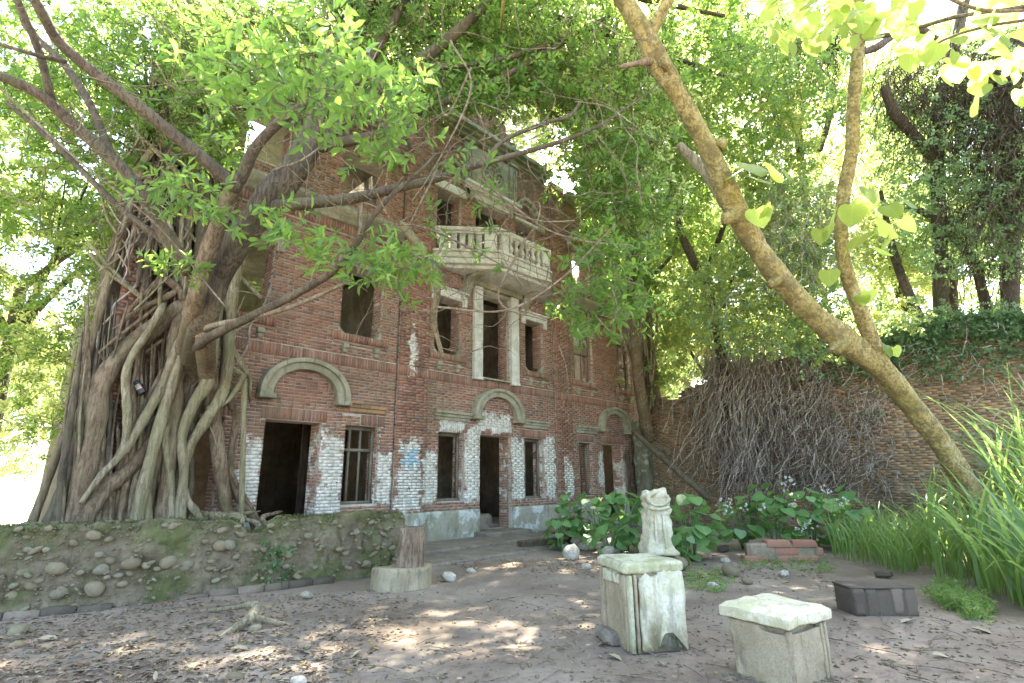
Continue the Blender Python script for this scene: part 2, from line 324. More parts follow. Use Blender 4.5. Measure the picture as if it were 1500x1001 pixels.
M['plaster_in'] = cement_mat('inside_plaster', (0.17, 0.145, 0.11), (0.26, 0.225, 0.17), (0.10, 0.09, 0.06), 0.5)
M['wood_grey'] = cement_mat('weathered_timber', (0.16, 0.14, 0.10), (0.24, 0.215, 0.165), (0.12, 0.12, 0.07), 0.3)
M['cobble_core'] = cement_mat('lime_rubble', (0.155, 0.125, 0.08), (0.23, 0.19, 0.125), (0.085, 0.10, 0.032), 0.85, bump=1.0, bs=18.0, mscale=1.6)
def moss_up(m):
    t = m.node_tree; b = [n for n in t.nodes if n.type == 'BSDF_PRINCIPLED'][0]; c = b.inputs['Base Color'].links[0].from_socket; p = pos_(t)
    sp = t.nodes.new('ShaderNodeSeparateXYZ'); t.links.new(p, sp.inputs[0]); h = math_(t, 'ADD', sp.outputs[2], math_(t, 'MULTIPLY', math_(t, 'SUBTRACT', noise_(t, p, 3.0, 6, .7), .5), 2.2))
    k = math_(t, 'MULTIPLY', step_(t, h, .5, 1.0), math_(t, 'ADD', .25, math_(t, 'MULTIPLY', step_(t, noise_(t, p, 30.0, 4, .7), .4, .6), .65)))
    t.links.new(mix_(t, k, c, mix_(t, noise_(t, p, 12.0, 4), (0.07, 0.085, 0.025), (0.13, 0.135, 0.05))), b.inputs['Base Color']); return m
moss_up(M['cobble_core'])
M['moss'] = cement_mat('moss', (0.085, 0.105, 0.035), (0.13, 0.14, 0.05), (0.16, 0.145, 0.08), 0.4, bump=0.9, bs=60.0)
M['pedestal'] = cement_mat('pedestal_cement', (0.27, 0.22, 0.14), (0.38, 0.325, 0.215), (0.20, 0.185, 0.09), 0.45, bs=70.0)
M['plaster'] = cement_mat('pale_plaster', (0.46, 0.42, 0.29), (0.62, 0.58, 0.43), (0.33, 0.32, 0.15), 0.5, mscale=4.3)
M['mossy_top'] = cement_mat('lichen_cement', (0.38, 0.37, 0.235), (0.52, 0.505, 0.36), (0.22, 0.235, 0.10), 0.6, mscale=4.0)
M['step'] = cement_mat('step_cement', (0.18, 0.15, 0.115), (0.255, 0.22, 0.17), (0.12, 0.10, 0.07), 0.5)
M['pole'] = bark_mat('weathered_pole', (0.15, 0.12, 0.08), (0.23, 0.18, 0.12), (0.12, 0.11, 0.06), 0.3)
def stone_mat(name, stops):
    m, t, out = new_mat(name); p = objc_(t); c = ramp_(t, orand_(t), stops); f = noise_(t, pos_(t), 28.0, 5, 0.65)
    c = mix_(t, math_(t, 'MULTIPLY', step_(t, f, 0.45, 0.65), 0.55), c, (0.11, 0.095, 0.06)); g = noise_(t, pos_(t), 5.0, 4); c = mix_(t, math_(t, 'MULTIPLY', step_(t, g, 0.5, 0.7), 0.45), c, (0.12, 0.135, 0.06))
    bsdf_(t, out, c, 0.9, bump_(t, f, 0.4, 0.01)); return m
M['stone'] = stone_mat('river_stone', [(0, (0.15, 0.12, 0.072)), (0.5, (0.20, 0.165, 0.10)), (0.85, (0.17, 0.155, 0.11)), (1, (0.24, 0.21, 0.14))])
M['stone_pale'] = stone_mat('pale_rubble', [(0, (0.30, 0.27, 0.21)), (1, (0.42, 0.38, 0.31))])
def plain_mat(name, c, rough=0.6): m, t, out = new_mat(name); bsdf_(t, out, mix_(t, math_(t, 'MULTIPLY', noise_(t, objc_(t), 25.0, 3), 0.3), c, tuple(v*0.6 for v in c)), rough, spec=0.4); return m
M['black'] = plain_mat('black_plastic', (0.015, 0.015, 0.018), 0.4); M['teal'] = plain_mat('teal_print', (0.12, 0.36, 0.42)); M['orangeprint'] = plain_mat('orange_print', (0.75, 0.30, 0.05)); M['bluewhite'] = plain_mat('pale_print', (0.40, 0.48, 0.60))

def ground_mat():
    m, t, out = new_mat('packed_earth'); p = pos_(t)
    a = noise_(t, p, 0.7, 6, 0.62); f = noise_(t, p, 14.0, 6, 0.7); ff = noise_(t, p, 70.0, 4, 0.7)
    c = ramp_(t, a, [(0.34, (0.145, 0.112, 0.082)), (0.5, (0.215, 0.172, 0.13)), (0.64, (0.28, 0.23, 0.178))])
    c = mix_(t, math_(t, 'MULTIPLY', step_(t, f, 0.45, 0.65), 0.45), c, (0.11, 0.088, 0.068)); c = mix_(t, math_(t, 'MULTIPLY', step_(t, ff, 0.56, 0.68), 0.5), c, (0.27, 0.235, 0.19))
    sp = t.nodes.new('ShaderNodeSeparateXYZ'); t.links.new(p, sp.inputs[0])
    far = step_(t, math_(t, 'ADD', math_(t, 'MULTIPLY', sp.outputs[0], -1.0), math_(t, 'MULTIPLY', sp.outputs[1], 0.6)), 9.0, 16.0)
    c = mix_(t, far, c, (0.36, 0.33, 0.24))
    h = math_(t, 'ADD', math_(t, 'MULTIPLY', f, 0.7), math_(t, 'MULTIPLY', ff, 0.35))
    bsdf_(t, out, c, 0.95, bump_(t, h, 0.75, 0.03), 0.15); return m
M['ground'] = ground_mat()

# ------------------------------------------------------------------ foliage builders
def unit(v): return v/(np.linalg.norm(v, axis=-1, keepdims=True)+1e-9)
def leaf_mesh(name, base, axis, nrm, L, W, mat, quad=False, fold=0.18, rnd=None, droop=0.12):
    """one mesh of many folded leaves"""
    n = len(base); axis = unit(axis); side = unit(np.cross(axis, nrm)); nrm = np.cross(side, axis)
    L = np.broadcast_to(L, n)[:, None]; W = np.broadcast_to(W, n)[:, None]
    if quad:
        V = np.stack([base, base+axis*L*0.55+side*W*0.5+nrm*W*fold, base+axis*L-nrm*L*droop, base+axis*L*0.55-side*W*0.5+nrm*W*fold], 1)
        i = np.arange(n)[:, None]*4; F = np.concatenate([np.hstack([i, i+1, i+2]), np.hstack([i, i+2, i+3])]); k = 2
    else:
        V = np.stack([base, base+axis*L*0.32+side*W*0.42+nrm*W*fold, base+axis*L*0.7+side*W*0.40+nrm*(W*fold-L*droop*0.4), base+axis*L-nrm*L*droop,
                      base+axis*L*0.7-side*W*0.40+nrm*(W*fold-L*droop*0.4), base+axis*L*0.32-side*W*0.42+nrm*W*fold], 1)
        i = np.arange(n)[:, None]*6; F = np.concatenate([np.hstack([i, i+1, i+2, i+3]), np.hstack([i, i+3, i+4, i+5])]); k = 2
    r = rng.random(n) if rnd is None else rnd
    return raw_mesh(name, V.reshape(-1, 3), F, mat, np.tile(r, k))
def sprays(C, m, twig, L, dirs=None, up=0.55):
    """leaves whorled along short twigs: returns base, axis, normal arrays"""
    n = len(C)
    if dirs is None: dirs = unit(rng.normal(size=(n, 3))*np.array([1, 1, 0.6])+np.array([0, 0, 0.1]))
    t = np.linspace(0.15, 1, m)[None, :, None]; tw = (np.asarray(twig)*rng.uniform(0.7, 1.3, n))[:, None, None] if np.ndim(twig) == 0 else np.asarray(twig)[:, None, None]
    a = unit(np.cross(dirs, rng.normal(size=(n, 3)))); b = np.cross(dirs, a)
    ang = (np.arange(m)*2.4)[None, :]+rng.random((n, 1))*6.28+rng.normal(size=(n, m))*0.3
    rad = np.cos(ang)[..., None]*a[:, None]+np.sin(ang)[..., None]*b[:, None]
    base = C[:, None]+dirs[:, None]*t*tw
    ax = unit(dirs[:, None]*(0.35+0.6*t)+rad+rng.normal(size=(n, m, 3))*0.2+np.array([0, 0, -0.1]))
    nr = unit(np.array([0, 0, 1.0])*up+rad*-0.3+dirs[:, None]*0.4+rng.normal(size=(n, m, 3))*0.45)
    return base.reshape(-1, 3), ax.reshape(-1, 3), nr.reshape(-1, 3), dirs
def leaves_at(name, C, m, twig, L, mat, parent, quad=False, wl=0.38, dirs=None, rnd=None):
    b, a, n_, d = sprays(C, m, twig, L, dirs); k = len(b)
    ll = L*rng.uniform(0.6, 1.25, k); o = mobj(name, leaf_mesh(name, b, a, n_, ll, ll*wl*rng.uniform(0.85, 1.2, k), mat, quad, rnd=rnd), parent); return stuff(o)
def twigs_at(name, C, dirs, L, r, mat, parent):
    n = len(C); a = unit(np.cross(dirs, np.array([0.3, 0.2, 1.0]))); b = np.cross(dirs, a); e = C+dirs*L; s = C-dirs*L*0.6+np.array([0, 0, -0.02])
    V = []
    for q, rr in ((s, r*1.3), (e, r*0.5)):
        for k in range(3):
            an = k*2.094; V.append(q+(math.cos(an)*a+math.sin(an)*b)*rr)
    V = np.stack(V, 1).reshape(-1, 3); i = np.arange(n)[:, None]*6
    F = np.concatenate([np.hstack([i+k, i+(k+1) % 3, i+3+(k+1) % 3, i+3+k]) for k in range(3)])
    return stuff(mobj(name, raw_mesh(name, V, F, mat, rng.random(len(F))), parent))
def blob_pts(cx, cy, rx, ry, d0, d1, n):
    """points inside a volume seen around pixel (cx,cy), d0..d1 metres away"""
    r = np.sqrt(rng.random(n)); t = rng.random(n)*6.283; d = rng.uniform(d0, d1, n)
    x = cx+rx*r*np.cos(t); y = cy+ry*r*np.sin(t)
    R = np.outer((x-750)/F_PX, C_R)-np.outer((y-500.5)/F_PX, C_U)+C_F
    return EYE+R*d[:, None]
def ball_pts(c, r, n, shell=0.35):
    v = unit(rng.normal(size=(n, 3))); k = (shell+(1-shell)*rng.random(n))**0.6
    return np.asarray(c)+v*k[:, None]*np.asarray(r)

# ================================================================== GROUND
def ground_h(x, y):
    p = np.stack([np.asarray(x, float), np.asarray(y, float), np.zeros_like(np.asarray(x, float))], -1)
    return 0.035*fbm(p, 0.45, 4)
def build_ground():
    n = 230; s = np.linspace(-1, 1, n); wx = 7+9*s*1.0+240*np.sign(s)*np.abs(s)**7; wy = 5+8*s+240*np.sign(s)*np.abs(s)**7
    X, Y = np.meshgrid(wx, wy); Z = ground_h(X, Y); fade = np.clip(1-(np.hypot(X-7, Y-5)-16)/10, 0, 1); Z = Z*fade
    V = np.stack([X, Y, Z], -1).reshape(-1, 3); i = np.arange(n*n).reshape(n, n)
    Fq = np.stack([i[:-1, :-1], i[:-1, 1:], i[1:, 1:], i[1:, :-1]], -1).reshape(-1, 4)
    o = mobj('ground', raw_mesh('ground', V, Fq, M['ground'], None, True)); struct(o)
build_ground()

# ================================================================== HOUSE
house = thing('ruined_house', 'roofless red brick house front with arched doorways and corner balcony of white cement', 'house', (10.25, FAC_Y, 0))
HX, HY = 10.25, FAC_Y
def hpart(mb, name, mat, parent=None, smooth=False, bevel=0.0):
    o = mb.build(name, mat, None, smooth, bevel); o.parent = parent or house; o.matrix_parent_inverse = Matrix.Translation((-HX, -HY, 0)) if parent is None else Matrix.Identity(4); return o
def hput(o, parent=None): o.parent = parent or house; o.matrix_parent_inverse = Matrix.Translation((-HX, -HY, 0)) if parent is None else Matrix.Identity(4); return o
X0, X1, ZT = 1.5, 19.0, 11.3
OPEN = [  # x0,x1,z0,z1
    (2.5, 3.36, .95, 2.61), (4.09, 5.23, .16, 2.61), (5.77, 6.61, .97, 2.61), (8.28, 9.12, .95, 2.61), (9.66, 10.82, .2, 2.61), (11.38, 12.25, .93, 2.61),
    (13.97, 14.66, .95, 2.6), (15.3, 16.5, .16, 2.6), (17.25, 18.05, .95, 2.6),
    (3.12, 3.93, 4.6, 6.2), (5.47, 6.53, 4.6, 6.2), (8.07, 8.97, 4.6, 6.14), (9.68, 10.79, 4.16, 6.62), (11.5, 12.33, 4.62, 6.2), (13.9, 14.95, 4.6, 6.35), (16.45, 17.35, 4.6, 6.4),
    (3.1, 4.0, 7.95, 9.05), (5.27, 6.45, 7.95, 9.05), (8.04, 8.9, 7.45, 9.25), (9.45, 10.72, 7.45, 9.4), (11.13, 12.0, 7.45, 9.4), (14.0, 15.0, 7.95, 9.2), (16.4, 17.35, 7.95, 9.2)]
PIL = [(1.5, 2.2), (7.03, 7.87), (12.86, 13.6), (18.35, 19.0)]
TH = 0.46
GROOVE = [(PIL[1][0]-.055, PIL[1][0]), (PIL[2][0]-.055, PIL[2][0]), (PIL[1][1], PIL[1][1]+.03)]
def front_core():
    mb = MB(); xs = sorted({X0, X1, *[o[0] for o in OPEN], *[o[1] for o in OPEN], *[v for g in GROOVE for v in g]}); zs = sorted({0.0, ZT, *[o[2] for o in OPEN], *[o[3] for o in OPEN]})
    def solid(i, j):
        if i < 0 or j < 0 or i >= len(xs)-1 or j >= len(zs)-1: return False
        cx, cz = (xs[i]+xs[i+1])/2, (zs[j]+zs[j+1])/2
        if any(a < cx < b for a, b in GROOVE): return False
        return not any(a < cx < b and c < cz < d for a, b, c, d in OPEN)
    y0, y1 = FAC_Y+0.012, FAC_Y+TH
    for i in range(len(xs)-1):
        for j in range(len(zs)-1):
            if any(g0 < (xs[i]+xs[i+1])/2 < g1 for g0, g1 in GROOVE): mb.add([(xs[i], y0+.16, zs[j]), (xs[i+1], y0+.16, zs[j]), (xs[i+1], y0+.16, zs[j+1]), (xs[i], y0+.16, zs[j+1])], [(0, 1, 2, 3)])
            if not solid(i, j): continue
            a, b, c, d = xs[i], xs[i+1], zs[j], zs[j+1]
            mb.add([(a, y0, c), (b, y0, c), (b, y0, d), (a, y0, d)], [(0, 1, 2, 3)]); mb.add([(a, y1, c), (b, y1, c), (b, y1, d), (a, y1, d)], [(3, 2, 1, 0)])
            if not solid(i-1, j): mb.add([(a, y0, c), (a, y1, c), (a, y1, d), (a, y0, d)], [(3, 2, 1, 0)])
            if not solid(i+1, j): mb.add([(b, y0, c), (b, y1, c), (b, y1, d), (b, y0, d)], [(0, 1, 2, 3)])
            if not solid(i, j-1): mb.add([(a, y0, c), (b, y0, c), (b, y1, c), (a, y1, c)], [(3, 2, 1, 0)])
            if not solid(i, j+1): mb.add([(a, y0, d), (b, y0, d), (b, y1, d), (a, y1, d)], [(0, 1, 2, 3)])
    return hpart(mb, 'front_wall', M['mortar'])
front = front_core()
BX, BH, J = 0.226, 0.0535, 0.0130
bricks = []          # x0,x1,y0,y1,z0,z1
def rows(x0, x1, z0, z1, holes, yf, dep, seed=0):
    z = z0; k = seed
    while z+BH <= z1+0.001:
        h = [(a, b) for a, b, c, d in holes if c < z+BH-0.004 and d > z+0.004 and b > x0 and a < x1]
        off = (k % 2)*(BX+J)/2+random.uniform(-.006, .006); x = x0-off
        if k % 6 == 3: L = BX/2-J/2                   # a header course now and then
        else: L = BX
        while x < x1:
            segs = [(max(x, x0), min(x+L, x1))]
            for a, b in h:
                ns = []
                for s, e in segs:
                    if b <= s or a >= e: ns.append((s, e)); continue
                    if a > s: ns.append((s, a))
                    if b < e: ns.append((b, e))
                segs = ns
            for s, e in segs:
                if e-s > 0.025: bricks.append((s, e, yf+random.gauss(0, .0022), yf+dep, z, z+BH))
            x += L+J
        z += BH+J; k += 1
def soldiers(x0, x1, z0, z1, yf, dep, splay=0.0, holes=()):
    n = max(1, round((x1-x0)/0.067)); wd = (x1-x0)/n
    for i in range(n):
        a, b = x0+i*wd+J/2, x0+(i+1)*wd-J/2
        if any(p < (a+b)/2 < q for p, q in holes): continue
        bricks.append((a, b, yf+random.gauss(0, .003), yf+dep, z0+J/2, z1-J/2))
LINT = [(o[0]-.1, o[1]+.1, 2.615, 2.855) for o in OPEN if o[3] < 2.7]
BAND = (X0, X1, 3.86, 4.11)
SILLS = [(o[0]-.14, o[1]+.14, 4.36, 4.6) for o in OPEN if abs(o[2]-4.61) < .03]
BAND2 = (X0, X1, 6.95, 7.19)
pgap = [(a-.055, b+(.03 if 7 < a < 8 else 0), 0, 20) for a, b in PIL]
holes = OPEN+LINT+[BAND, BAND2]+SILLS+pgap
rows(X0, X1, 0.74, ZT, holes, FAC_Y, 0.10)
for a, b in PIL:
    rows(a, b, 0.74, ZT+.25, [(a, b, 3.86, 4.11), (a, b, 6.95, 7.19)], FAC_Y-0.075, 0.16)
    soldiers(a, b, 3.86, 4.11, FAC_Y-0.078, .16); soldiers(a, b, 6.95, 7.19, FAC_Y-0.085, .16)
edges = [X0, *[v for p in PIL for v in (p[0]-.05, p[1]+.05)], X1]
segsB = [(2.2, 6.975), (7.9, 12.805), (13.6, 18.295)]
for a, b in segsB:
    soldiers(a, b, 3.86, 4.11, FAC_Y-0.012, .10)
    soldiers(a, b, 6.95, 7.19, FAC_Y-0.035, .13, holes=[(7.9, 12.7)])
for a, b, c, d in LINT:
    if a > 5.6 and b < 6.9: soldiers(6.12, b, c, d, FAC_Y-.004, .1); rows(a, 6.1, c, d-.03, [], FAC_Y+.004, .09)       # patched lintel
    else: soldiers(a, b, c, d, FAC_Y-.004, .1)
for a, b, c, d in SILLS:
    soldiers(a, b, c+.07, d+.0, FAC_Y-.085, .18); bricks.append((a+.01, b-.01, FAC_Y-.05, FAC_Y+.09, c+.0, c+.062))
for a, b, c, d in OPEN:                           # jambs: brick returns in the wall's thickness
    z = c; k = 0
    while z+BH < d:
        ys = [(.105, .215), (.226, .336), (.347, .452)] if k % 2 else [(.105, .160), (.171, .395), (.406, .452)]
        for q0, q1 in ys:
            if random.random() < .96: bricks.append((b-.009, b+.04, FAC_Y+q0, FAC_Y+q1, z, z+BH)); bricks.append((a-.04, a+.009, FAC_Y+q0, FAC_Y+q1, z, z+BH))
        z += BH+J; k += 1
# broken top edge: bricks left standing above the wall head
for x in np.arange(2.3, 18.2, 0.24):
    if random.random() < .55: bricks.append((x, x+BX, FAC_Y+.02, FAC_Y+.13, ZT+.005, ZT+.06))
B = np.array(bricks)
full = (np.abs((B[:, 1]-B[:, 0])-BX) < .004) & (np.abs(B[:, 5]-B[:, 4]-BH) < .002) & (B[:, 0] > 3.72) & (B[:, 4] > .9) & (B[:, 2] < FAC_Y+.02)
dist = np.hypot(np.hypot(B[:, 0], B[:, 2]), B[:, 4]-CAM_H); dist[~full] = 1e9
pick = np.argsort(dist)[:298]; mask = np.zeros(len(B), bool); mask[pick] = True
def boxes_mesh(name, B, mat, rnd=None):
    n = len(B); x0, x1, y0, y1, z0, z1 = B.T
    V = np.stack([np.stack(v, -1) for v in ((x0, y0, z0), (x1, y0, z0), (x1, y1, z0), (x0, y1, z0), (x0, y0, z1), (x1, y0, z1), (x1, y1, z1), (x0, y1, z1))], 1)
    V = V+rng.normal(size=V.shape)*0.0016
    i = np.arange(n)[:, None]*8; fs = [(0, 3, 2, 1), (4, 5, 6, 7), (0, 1, 5, 4), (1, 2, 6, 5), (3, 0, 4, 7)]
    Fq = np.concatenate([i+np.array(f)[None] for f in fs]); r = rng.random(n) if rnd is None else rnd
    return raw_mesh(name, V.reshape(-1, 3), Fq, mat, np.tile(r, len(fs)))
stuff(hput(mobj('brickwork', boxes_mesh('brickwork', B[~mask], M['brick']))))
bm1 = []
for k in range(4):
    bm1.append(boxes_mesh('brick', np.array([[-BX/2, BX/2, 0, .10, -BH/2, BH/2]]), M['brick_one']))
for i in np.where(mask)[0]:
    b = B[i]; o = mobj('brick', random.choice(bm1), front)
    o.location = ((b[0]+b[1])/2, b[2], (b[4]+b[5])/2); o.rotation_euler = (random.gauss(0, .006), random.gauss(0, .004), random.gauss(0, .006))
# plinth: rendered blocks between the doors
for a, b in ((1.45, 4.06), (5.26, 7.0), (7.0, 7.9), (7.9, 9.62), (10.86, 12.86), (12.86, 13.63), (13.63, 15.27), (16.53, 19.05)):
    pr = .12 if (a in (7.0, 12.86)) else .07
    V, Fq = rough_block(b-a-.004, pr+.2, .735, 8, .006, .012, a); V[:, 0] += (a+b)/2; V[:, 1] += FAC_Y-pr+(pr+.2)/2; mb = MB(); mb.add(V, Fq); hpart(mb, 'plinth', M['plinth'], smooth=True)
# arched hoods
def arch_pts(cx, cz, a, b, leg, n=28):
    return [(cx-a, cz-leg)]+[(cx+a*math.cos(math.pi-t), cz+b*math.sin(t)) for t in np.linspace(0, math.pi, n)]+[(cx+a, cz-leg)]
def arch_band(mb, cx, cz, ai, bi, ao, bo, leg, y0, y1):
    p, q = arch_pts(cx, cz, ai, bi, leg), arch_pts(cx, cz, ao, bo, leg)
    for i in range(len(p)-1):
        a, b, c, d = p[i], p[i+1], q[i+1], q[i]
        V = [(v[0], y, v[1]) for y in (y0, y1) for v in (a, b, c, d)]
        Fq = [(0, 3, 2, 1), (4, 5, 6, 7), (0, 1, 5, 4), (2, 3, 7, 6)]
        if i == 0: Fq.append((3, 0, 4, 7))
        if i == len(p)-2: Fq.append((1, 2, 6, 5))
        mb.add(V, Fq, 0.5)
for cx, nm in ((4.8, 0), (10.28, 1), (15.98, 2)):
    mb = MB(); arch_band(mb, cx, 3.14, .67, .51, .83, .65, .06, FAC_Y-.15, FAC_Y+.05); arch_band(mb, cx, 3.14, .832, .652, .94, .74, .06, FAC_Y-.215, FAC_Y+.05)
    for s in (-1, 1): mb.box(cx+s*.8-.155, cx+s*.8+.155, FAC_Y-.24, FAC_Y+.05, 2.99, 3.078)
    hpart(mb, 'arch_hood', M['trim'], bevel=.008)
# ledges over the ground-floor windows
for a, b, bad in ((5.78, 6.75, 1), (2.35, 3.5, 0), (8.1, 9.3, 0), (11.28, 12.42, 0), (13.8, 15.0, 0)):
    mb = MB()
    x = a
    while x < b-.05:
        e = min(b, x+random.uniform(.18, .3))
        if not (bad and random.random() < .35): mb.box(x+.003, e-.003, FAC_Y-.13-random.random()*.02, FAC_Y+.05, 3.06, 3.125)
        mb.box(x+.003, e-.003, FAC_Y-.085-random.random()*.01, FAC_Y+.05, 2.985, 3.055); x = e
    mb.box(a+.04, b-.04, FAC_Y-.045, FAC_Y+.05, 2.9, 2.982)
    hpart(mb, 'window_ledge', M['brick_old'] if bad else M['trim'], bevel=.006)
# corbels under upper sills
for a, b, c, d in SILLS:
    for x in (a+.28, b-.28):
        mb = MB(); mb.box(x-.065, x+.065, FAC_Y-.10, FAC_Y+.05, 4.26, 4.36); mb.box(x-.05, x+.05, FAC_Y-.06, FAC_Y+.05, 4.17, 4.258); hpart(mb, 'corbel', M['trim'], bevel=.006)
# rounded lower corners of the upper windows
for o in OPEN:
    if abs(o[2]-4.61) < .03:
        for s in (0, 1):
            r = .24; x = o[s]; sg = 1 if s == 0 else -1
            poly = [(x, o[2])]+[(x+sg*(r-r*math.sin(t)), o[2]+(r-r*math.cos(t))) for t in np.linspace(0, math.pi/2, 8)]
            poly = [(x, o[2]+r)]+[(x+sg*r*(1-math.cos(t)), o[2]+r*(1-math.sin(t))) for t in np.linspace(0, math.pi/2, 8)][1:]+[(x, o[2])]
            if sg < 0: poly = poly[::-1]
            mb = MB(); mb.prism(poly, FAC_Y+.02, FAC_Y+.40); hpart(mb, 'sill_fillet', M['trim'])
# lintels with ears over first-floor windows
for a, b, z in ((8.07, 8.97, 6.145), (11.5, 12.33, 6.205), (13.9, 14.95, 6.355), (16.45, 17.35, 6.405), (5.47, 6.53, 6.205), (3.12, 3.93, 6.205)):
    mb = MB(); mb.prism([(a-.16, z-.16), (a-.01, z-.16), (a-.01, z), (b+.01, z), (b+.01, z-.16), (b+.16, z-.16), (b+.16, z+.2), (a-.16, z+.2)], FAC_Y-.05, FAC_Y+.12)
    mb.box(a-.2, b+.2, FAC_Y-.10, FAC_Y+.05, z+.203, z+.26); hpart(mb, 'lintel', M['trim_white'] if 8 < a < 12 else M['trim'], bevel=.008)
# white posts beside the balcony doorway
for a, b in ((9.36, 9.665), (10.805, 11.12)):
    mb = MB(); mb.box(a, b, FAC_Y-.11, FAC_Y+.1, 4.15, 6.72); mb.box(a-.015, b+.015, FAC_Y-.125, FAC_Y+.1, 4.06, 4.147); hpart(mb, 'door_post', M['trim_white'], bevel=.015)
mb = MB(); mb.box(9.2, 11.28, FAC_Y-.14, FAC_Y+.1, 6.725, 6.9); mb.box(9.67, 10.80, FAC_Y-.03, FAC_Y+.42, 6.63, 6.72); hpart(mb, 'door_beam', M['trim'], bevel=.01)
mb = MB(); mb.box(9.6, 10.86, FAC_Y-.1, FAC_Y+.4, 4.112, 4.155); hpart(mb, 'door_sill', M['trim'], bevel=.006)
# balcony
BQ = [(7.9, FAC_Y), (9.28, FAC_Y-1.2), (11.42, FAC_Y-1.2), (12.76, FAC_Y)]
def inset(q, d):
    (ax, ay), (bx, by), (cx, cy), (dx, dy) = q; return [(ax+d*1.3, FAC_Y+.0), (bx+d*.55, by+d), (cx-d*.55, cy+d), (dx-d*1.3, FAC_Y+.0)]
mb = MB()
for z0, z1, d in ((6.905, 7.0, .16), (7.002, 7.13, .03), (7.132, 7.19, .10), (7.192, 7.33, .06), (7.332, 7.40, .0)): mb.prismz(inset(BQ, d), z0, z1)
balcony = hpart(mb, 'balcony', M['trim_white'], bevel=.01)
mb = MB(); q = inset(BQ, 0.02); qi = inset(BQ, .26); mb.prismz([q[0], q[1], q[2], q[3], qi[3], qi[2], qi[1], qi[0]], 7.93, 8.06); q = inset(BQ, 0.05); qi = inset(BQ, .23); mb.prismz([q[0], q[1], q[2], q[3], qi[3], qi[2], qi[1], qi[0]], 7.88, 7.928)
hpart(mb, 'handrail', M['trim_white'], balcony, bevel=.01)
q = inset(BQ, .14)
def post_at(p, w, ang):
    mb = MB(); mb.box(-w/2, w/2, -.09, .09, 7.402, 7.88); o = mb.build('balcony_post', M['trim_white'], None, False, .01)
    o.location = (p[0], p[1], 0); o.rotation_euler = (0, 0, ang); hput(o, balcony)
angL = math.atan2(q[1][1]-q[0][1], q[1][0]-q[0][0]); angR = math.atan2(q[3][1]-q[2][1], q[3][0]-q[2][0])
def lerp(a, b, t): return (a[0]+(b[0]-a[0])*t, a[1]+(b[1]-a[1])*t)
post_at(lerp(q[0], q[1], .10), .24, angL); post_at(lerp(q[0], q[1], .86), .34, angL); post_at(lerp(q[1], q[2], .08), .26, 0); post_at(lerp(q[1], q[2], .93), .26, 0); post_at(lerp(q[2], q[3], .1), .2, angR); post_at(lerp(q[2], q[3], .9), .24, angR)
prof = [(.075, 7.402), (.075, 7.45), (.05, 7.47), (.055, 7.5), (.08, 7.57), (.082, 7.62), (.05, 7.72), (.042, 7.77), (.055, 7.80), (.05, 7.82), (.072, 7.84), (.072, 7.88)]
def lathe(mb, prof, n=12):
    V = [(r*math.cos(k*6.2832/n), r*math.sin(k*6.2832/n), z) for r, z in prof for k in range(n)]
    Fq = [(i*n+k, i*n+(k+1) % n, (i+1)*n+(k+1) % n, (i+1)*n+k) for i in range(len(prof)-1) for k in range(n)]; mb.add(V, Fq, .5)
mb = MB(); lathe(mb, prof); turned = raw_mesh('baluster', np.concatenate(mb.V), mb.F, M['trim_white'], mb.R, True)
mb = MB(); mb.box(-.075, .075, -.06, .06, 7.402, 7.88); flat = raw_mesh('baluster', np.concatenate(mb.V), mb.F, M['trim_white'], mb.R)
for t in (.265, .40, .535, .67): o = mobj('baluster', flat); p = lerp(q[0], q[1], t); o.location = (p[0], p[1], 0); o.rotation_euler = (0, 0, angL); hput(o, balcony)
for t in np.linspace(.22, .80, 6): o = mobj('baluster', turned); p = lerp(q[1], q[2], t); o.location = (p[0], p[1], 0); hput(o, balcony)
for t in (.3, .45, .6, .75): o = mobj('baluster', turned); p = lerp(q[2], q[3], t); o.location = (p[0], p[1], 0); hput(o, balcony)
# curved brackets under the balcony
def bracket(x, w, d, z0, z1):
    out = [(FAC_Y+.05, z1), (FAC_Y-d, z1), (FAC_Y-d, z1-.10)]+[(FAC_Y-d+.05+(d-.12)*math.sin(t), z1-.10-(z1-.1-z0)*(1-math.cos(t))) for t in np.linspace(.15, math.pi/2, 9)]+[(FAC_Y+.05, z0)]
    mb = MB()
    for s0, s1, sh in ((-w/2, -w*.2, 0), (-w*.2, w*.2, .02), (w*.2, w/2, 0)):
        n = len(out); V = [(x+sx, y+(-sh if y < FAC_Y else 0), z) for sx in (s0, s1) for y, z in out]
        mb.add(V, [list(range(n)), list(range(2*n-1, n-1, -1))]+[[(i+1) % n, i, n+i, n+(i+1) % n] for i in range(n)], .5)
    hpart(mb, 'bracket', M['trim'], balcony)
for x in (9.12, 11.42): bracket(x, .2, .62, 6.28, 6.9)
for x in (8.05, 12.55): bracket(x, .2, .3, 6.45, 6.9)
# cornice of the wings at second-floor level, broken at places
for a, b in ((2.25, 4.6), (4.62, 6.97), (13.66, 15.9), (15.92, 18.3)):
    mb = MB(); prof2 = [(.05, 7.195), (-.06, 7.195), (-.09, 7.25), (-.09, 7.31), (-.2, 7.36), (-.24, 7.45), (-.24, 7.53), (.05, 7.60)]
    n = len(prof2); V = [(x, FAC_Y+y, z+random.gauss(0, .004)) for x in (a, b) for y, z in prof2]
    mb.add(V, [list(range(n-1, -1, -1)), list(range(n, 2*n))]+[[i, (i+1) % n, n+(i+1) % n, n+i] for i in range(n)], .5); hpart(mb, 'cornice', M['trim'])
